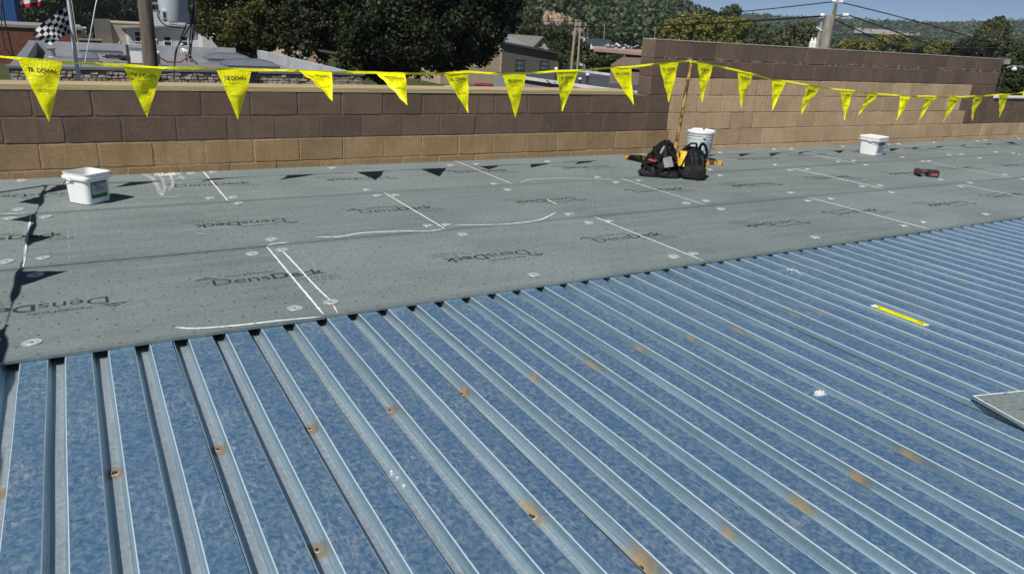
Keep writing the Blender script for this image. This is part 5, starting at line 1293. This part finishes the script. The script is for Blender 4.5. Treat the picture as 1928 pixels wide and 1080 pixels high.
# rusty canopy and dark shed, trailer, wrecks
o = PD(1165, 105, 78); o = np.array((o[0], o[1], GZ)); cn = empty('open_shed', tuple(o), label='long open shed with a rusty pinkish roof and black interior', cat='shed')
c = [PD(x, y, D)-o for x, y, D in ((1118, 97, 78), (1290, 112, 78), (1290, 103, 92), (1118, 93, 92))]
mb = MB(); mb.prism(c, (0, 0, .3)); mb.build('roof', simple('rusty_roof', (.36, .24, .19), .9, 0, .3, .5), cn)
zb_ = min(p[2] for p in c)-.3
mb = MB(); mb.prism([(c[3][0], c[3][1], 0), (c[2][0], c[2][1], 0), (c[2][0]+.3, c[2][1]+.3, 0), (c[3][0]+.3, c[3][1]+.3, 0)], (0, 0, zb_)); mb.build('back_wall', M_dark, cn)
for t in (0.02, .35, .68, .97):
    p = c[0]*(1-t)+c[1]*t; MB().box(p[0]-.1, p[0]+.1, p[1]+.1, p[1]+.3, 0, p[2]-.02).build('post', M_cop, cn)
o = PD(1125, 90, 100); o = np.array((o[0], o[1], float(o[2])-1.6)); tl = empty('box_trailer', (o[0], o[1], GZ), rzv, label='dark blue grey box trailer parked behind the rusty shed', cat='trailer')
sz = PD(1150, 75, 100)-PD(1100, 75, 100); ww = np.linalg.norm(sz)/2; zt_ = PD(1125, 74, 100)[2]-GZ; zb_ = PD(1125, 93, 100)[2]-GZ
MB().box(-ww, ww, 0, 2.5, zb_, zt_).build('box', wavemat('trailer_side', (.075, .095, .12), 1.2), tl); MB().box(-ww-.1, -ww, -.05, 2.55, zb_-.1, zt_+.05).build('front_frame', M_white, tl)
MB().box(-ww, -ww+1.0, -.06, -.003, zb_, zb_+.6).build('white_panel', M_white, tl); MB().box(-ww+1.0, ww, -.06, -.003, zb_, zb_+.35).build('skirt', M_whitedull, tl)
for x in (-ww*.8, ww*.5, ww*.75):
    mb = MB(); mb.tube([(x, .0, zb_-.5), (x, .3, zb_-.5)], .5, 12); mb.build('wheel', M_tool, tl)
MB().box(-ww*.9, ww*.9, .3, 2.2, 0, zb_-.002).build('stand_bed', M_cop, tl)
# scrap heap beside it
p = PD(1180, 93, 90); rg = random.Random(9); mb = MB(); M_scr = Mat('scrap', rough=.6); M_scr.set('color', M_scr.ramp(M_scr.island(), [(0, (.06, .05, .045)), (.4, (.16, .10, .08)), (.6, (.3, .3, .3)), (.8, (.62, .62, .62)), (1, (.25, .10, .08))], 'CONSTANT'))
for _ in range(110):
    a = rg.uniform(-1, 1); x, y, z = a*2.6, rg.uniform(-.6, .6), rg.uniform(-.4, .55)*(1-.4*abs(a)); s = [rg.uniform(.05, .4) for _ in range(3)]
    an = rg.uniform(0, 3); d = Vector((math.cos(an), math.sin(an), rg.uniform(-.6, .6))); mb.bar(Vector((x, y, z))-d*s[0], Vector((x, y, z))+d*s[0], s[1]*.7, s[2]*.5)
tag(mb.build('scrap_heap', M_scr.m, loc=tuple(p), rot=(0, 0, rzv)), kind='stuff')
MB().box(-4, 4, -1.2, 1.2, GZ-p[2], -.35).build('bank', simple('bank_earth', (.12, .11, .07), .95), loc=tuple(p), rot=(0, 0, rzv), kind='structure')

# vehicles
def car(loc, rz, label, paint, scale=1.0, kind='car', z_off=0.0):
    root = empty('parked_car', (loc[0], loc[1], GZ+z_off), rz, label=label, cat='car'); S = scale
    prof = [(-2.15, .35), (-2.2, .75), (-1.35, .92), (-.75, 1.42), (.75, 1.45), (1.45, .98), (2.1, .92), (2.15, .40)] if kind == 'car' else [(-2.6, .45), (-2.65, 1.05), (-1.2, 1.15), (-.65, 1.75), (.55, 1.78), (.75, 1.15), (2.6, 1.12), (2.62, .5)]
    def sec(y, sh): return [(x*S, y*S, (z if z < 1.0 else z)*S) for x, z in prof]
    rings = []
    for y, k in ((-.86, 0), (-.80, 1), (.80, 1), (.86, 0)):
        rings.append([(x*S*(1 if k else .985), (y if z < 1.1 else y*.84)*S, z*S*(1 if k else .99)) for x, z in prof])
    mb = MB(); mb.loft(rings); bd = mb.build('body', paint, root, True)
    g0 = [(x, z) for x, z in prof if z > 1.1] ; zt_ = max(z for _, z in prof)
    for s in (-1, 1):
        mb = MB(); xs = (-1.15, -.68, .62, 1.15) if kind == 'car' else (-1.0, -.58, .48, .62)
        mb.quad((xs[0]*S, s*.835*S, .99*S+(.16 if kind != 'car' else 0)), (xs[3]*S, s*.835*S, .99*S+(.16 if kind != 'car' else 0)), (xs[2]*S, s*.735*S, (zt_-.07)*S), (xs[1]*S, s*.735*S, (zt_-.07)*S)); mb.build('side_window', M_glass, root)
        for x in (-1.35, 1.35):
            mb = MB(); mb.tube([(x*S*(1.15 if kind != 'car' else 1), s*.66*S, .33*S), (x*S*(1.15 if kind != 'car' else 1), s*.87*S, .33*S)], .33*S, 16); w_ = mb.build('wheel', M_tool, root, True)
            mb = MB(); mb.tube([(x*S*(1.15 if kind != 'car' else 1), s*.872*S, .33*S), (x*S*(1.15 if kind != 'car' else 1), s*.885*S, .33*S)], .2*S, 12); mb.build('rim', M_galv, w_)
    mb = MB(); xs = (-1.28, -.80) if kind == 'car' else (-1.12, -.70); zz = (.96, zt_-.05) if kind == 'car' else (1.19, zt_-.05)
    mb.quad((xs[0]*S-.02, -.66*S, zz[0]*S), (xs[0]*S-.02, .66*S, zz[0]*S), (xs[1]*S-.02, .60*S, zz[1]*S), (xs[1]*S-.02, -.60*S, zz[1]*S)); mb.build('windscreen', M_glass, root)
    for s in (-.6, .6):
        MB().box(-2.24*S if kind == 'car' else -2.68*S, -2.12*S if kind == 'car' else -2.6*S, (s-.14)*S, (s+.14)*S, .66*S, .80*S).build('headlight', M_whitedull, root)
    return root
M_redp = simple('red_paint', (.28, .025, .03), .3, 0, .15); M_whp = simple('white_paint', (.70, .71, .72), .3, 0, .05); M_silp = simple('silver_paint', (.42, .44, .46), .3, .4, .08)
def park(x, y, _D, label, paint, kind='car', rz=0.0, hroof=1.6):
    yh = 55+(x-964)*0.0586                       # distance from the roof height of a vehicle standing on the ground
    D = (CAM[2]-(GZ+hroof))*F_PX/(y-yh); p = PD(x, y, D); car((p[0], p[1]), rzv+rz, label, paint, 1.0, kind, 0.0)
park(915, 152, 33, 'red pickup truck parked past the low wall under the dark tree', M_redp, 'pickup', 2.6, 1.78)
park(860, 156, 31, 'white car parked beside the red pickup truck', M_whp, 'car', .5, 1.45)
park(1070, 118, 92, 'white car parked behind the twin poles', M_whp, 'car', .4, 1.45)
park(1098, 121, 88, 'silver car parked to the right of the twin poles', M_silp, 'car', -.3, 1.45)
park(1112, 110, 104, 'white car parked by the rusty open shed', M_whp, 'car', .9, 1.45)
# ================================================================== POLES AND WIRES
def pole(px_b, px_t, D, wpx, label, arms=(), top=None, mat=None, h=None):
    b = PD(*px_b, D); t = PD(*px_t, D); r = wpx*D/F_PX/2
    root = empty('utility_pole', (b[0], b[1], GZ), label=label, cat='utility pole'); ht = t[2]-GZ
    mb = MB(); mb.tube([(0, 0, 0), (0, 0, ht*.6), (t[0]-b[0], t[1]-b[1], ht)], [r*1.15, r, r*.8], 12); mb.build('pole', mat or M_pale, root, True)
    return root, np.array((b[0], b[1], GZ)), ht, r
M_pale = simple('grey_pole', (.30, .275, .23), .95, 0, .35, 4, .7, .02, stretch=(6, 6, .35))
M_pole2 = simple('tan_pole', (.27, .235, .165), .95, 0, .25, 4, .5, .02, stretch=(6, 6, .35))
pole((1076, 128), (1085, 38), 62, 5.2, 'thicker of the twin pale poles beyond the dark flat roof', mat=M_pole2)
pole((1087, 128), (1093, 42), 66, 4.0, 'thinner of the twin pale poles beyond the dark flat roof', mat=M_pole2)
pole((1137, 75), (1139, 48), 180, 1.6, 'thin far pole standing above the blue grey trailer', mat=M_pole2)
pole((1232, 76), (1235, 50), 180, 1.5, 'thin far pole before the yellow tree over the tall wall', mat=M_pole2)
DP = 19.0
root, o, ht, r = pole((1552, 92), (1563, 30), DP, 24, 'thick grey utility pole with white insulators behind the tall wall', mat=M_pale)
tp_ = PD(1566, 31, DP)-o
def ins(root, p, ax, s, name='insulator'):
    mb = MB(); ax = Vector(ax).normalized(); P_ = Vector(p); n = 9; pts = []; rs = []
    for i in range(n): pts.append(tuple(P_+ax*s*(i/(n-1)-.5))); rs.append(s*(.22 if i % 2 == 0 else .36))
    mb.tube(pts, rs, 10); return mb.build(name, simple('white_porcelain', (.78, .79, .80), .25, 0, .04), root, True)
pk0, pk1 = PD(1570, 30, DP)-o, PD(1574, 8, DP)-o
mb = MB(); mb.tube([tuple(PD(1566, 45, DP)-o), tuple(pk0), tuple(pk1)], [.055, .05, .04], 8); mb.build('pin', M_pole, root, True)
side = Vector(tuple(_rt)); WL = np.array((PD(1300, 20, 30)-PD(1573, 5, DP))); wl_d = Vector(tuple(WL)).normalized()
ins(root, PD(1574, 5, DP)-o, (0, 0, 1), .09); ins(root, PD(1571, 3, DP)-o, tuple(wl_d), .12); ins(root, PD(1583, 4, DP)-o, tuple(side), .12)
for (xa, ya, xb, yb) in ((1560, 35, 1551, 30), (1572, 38, 1588, 29)):
    mb = MB(); mb.tube([tuple(PD(xa, ya, DP)-o), tuple(PD(xb, yb, DP)-o)], [.035, .028], 8); mb.build('bracket', M_pole, root, True)
ins(root, PD(1549, 29, DP)-o, tuple(wl_d), .12); ins(root, PD(1592, 29, DP)-o, tuple(side), .16)
r2, o2b, _, _ = pole((1537, 92), (1547, 42), 34, 8.5, 'smaller pole with a white transformer behind the tall wall', mat=M_pale)
mb = MB(); mb.tube([tuple(PD(x, y, 34)-o2b) for x, y in ((1537, 51), (1545, 58), (1556, 57))], .05, 6); mb.build('crossarm', M_whitedull, r2, True)
for x in (1526, 1532):
    mb = MB(); b_ = PD(x, 92, 33.6)-o2b; mb.lathe([(.10, 0), (.10, .28), (.06, .32), (.07, .36), (.04, .40), (.05, .44), (.02, .48)], 10, tuple(b_)); mb.build('transformer_bushing', M_white, r2, True)
mb = MB(); mb.bar(tuple(PD(1524, 90, 33.7)-o2b), tuple(PD(1540, 90, 33.9)-o2b), .12, .10); mb.build('bracket', M_whitedull, r2)
def wire(label, a, b, sag, r=.014, n=26):
    a = np.array(a); b = np.array(b); pts = [a*(1-t)+b*t-np.array((0, 0, 4*sag*t*(1-t))) for t in np.linspace(0, 1, n)]
    wire_thing('power_line', label, pts, r, M_tool, 'power line', 'overhead wires')
wire('overhead wire running left from the top of the thick grey pole', PD(1567, 4, DP), PD(760, -8, 62), 1.15)
wire('upper of two overhead wires running left from the brackets of the thick grey pole', PD(1592, 28, DP), PD(760, 2, 60), .95)
wire('lower of two overhead wires running left from the brackets of the thick grey pole', PD(1549, 30, DP), PD(780, 16, 60), .75)
wire('overhead wire falling right from the top of the thick grey pole', PD(1583, 5, DP), PD(1935, 106, 26), -.08)
wire('overhead wire falling right from the right bracket of the thick grey pole', PD(1598, 29, DP), PD(1880, 140, 25), -.06)
wire('overhead wire falling right from below the brackets of the thick grey pole', PD(1572, 38, DP), PD(1780, 135, 24), -.02)
for i, (ya, yb) in enumerate(((48, 55), (62, 60), (70, 72), (74, 84))):
    wire(('highest', 'second highest', 'third highest', 'lowest')[i]+' of four distant wires crossing before the wooded ridge', PD(1600, ya, 70), PD(1990, yb, 60), .5, .02)
for i, (ya, yb) in enumerate(((75, 40), (88, 56), (95, 66))):
    wire(('top', 'middle', 'bottom')[i]+' one of three thin wires slanting up to the smaller pole', PD(1380, ya, 60), PD(1546, yb, 34), .2, .012)
# street light and small tank past the end of the tall wall
p = PD(1940, 132, 30); root = empty('street_lamp', (p[0], p[1], GZ), rzv, label='grey street lamp on a curved arm past the end of the tall wall', cat='street lamp')
q = p-np.array((p[0], p[1], GZ)); mb = MB(); mb.tube([(0, 0, 0), (0, 0, q[2])], [.06, .04], 8); mb.build('post', M_galv, root, True)
mb = MB(); mb.tube([(0, 0, q[2]-.05), (-.3, 0, q[2]+.10), (-.75, 0, q[2]+.12), (-1.0, 0, q[2]+.03)], .022, 6); mb.build('arm', M_galv, root, True)
mb = MB(); mb.lathe([(.04, .12), (.07, .08), (.11, .02), (.10, -.02), (.05, -.05)], 12, (-.66, 0, q[2]-.03)); mb.build('lamp_head', M_whitedull, root, True)
p = PD(1894, 119, 40); root = empty('pole_tank', (p[0], p[1], GZ), rzv, label='small grey transformer box on a thin mast by the wall end', cat='transformer')
q = p[2]-GZ; mb = MB(); mb.tube([(0, 0, 0), (0, 0, q+.55)], .03, 8); mb.build('mast', M_bark, root, True)
MB().box(-.15, .15, -.12, .12, q-.05, q+.22).build('box', M_galv, root); MB().bar((-.12, 0, q+.42), (.14, 0, q+.46), .03, .03).build('arm', M_galv, root)

# ================================================================== HAZE in the valley air
hz_m = bpy.data.materials.new('haze_air'); hz_m.use_nodes = True; nt = hz_m.node_tree; nt.nodes.clear()
ho = nt.nodes.new('ShaderNodeOutputMaterial'); pv = nt.nodes.new('ShaderNodeVolumePrincipled')
pv.inputs['Color'].default_value = (0.72, 0.84, 1.0, 1); pv.inputs['Density'].default_value = 0.00017; pv.inputs['Anisotropy'].default_value = 0.0
nt.links.new(pv.outputs[0], ho.inputs['Volume'])
MB().box(-6200, 6200, -6200, 6200, GZ-8, 95).build('haze', hz_m, kind='stuff')
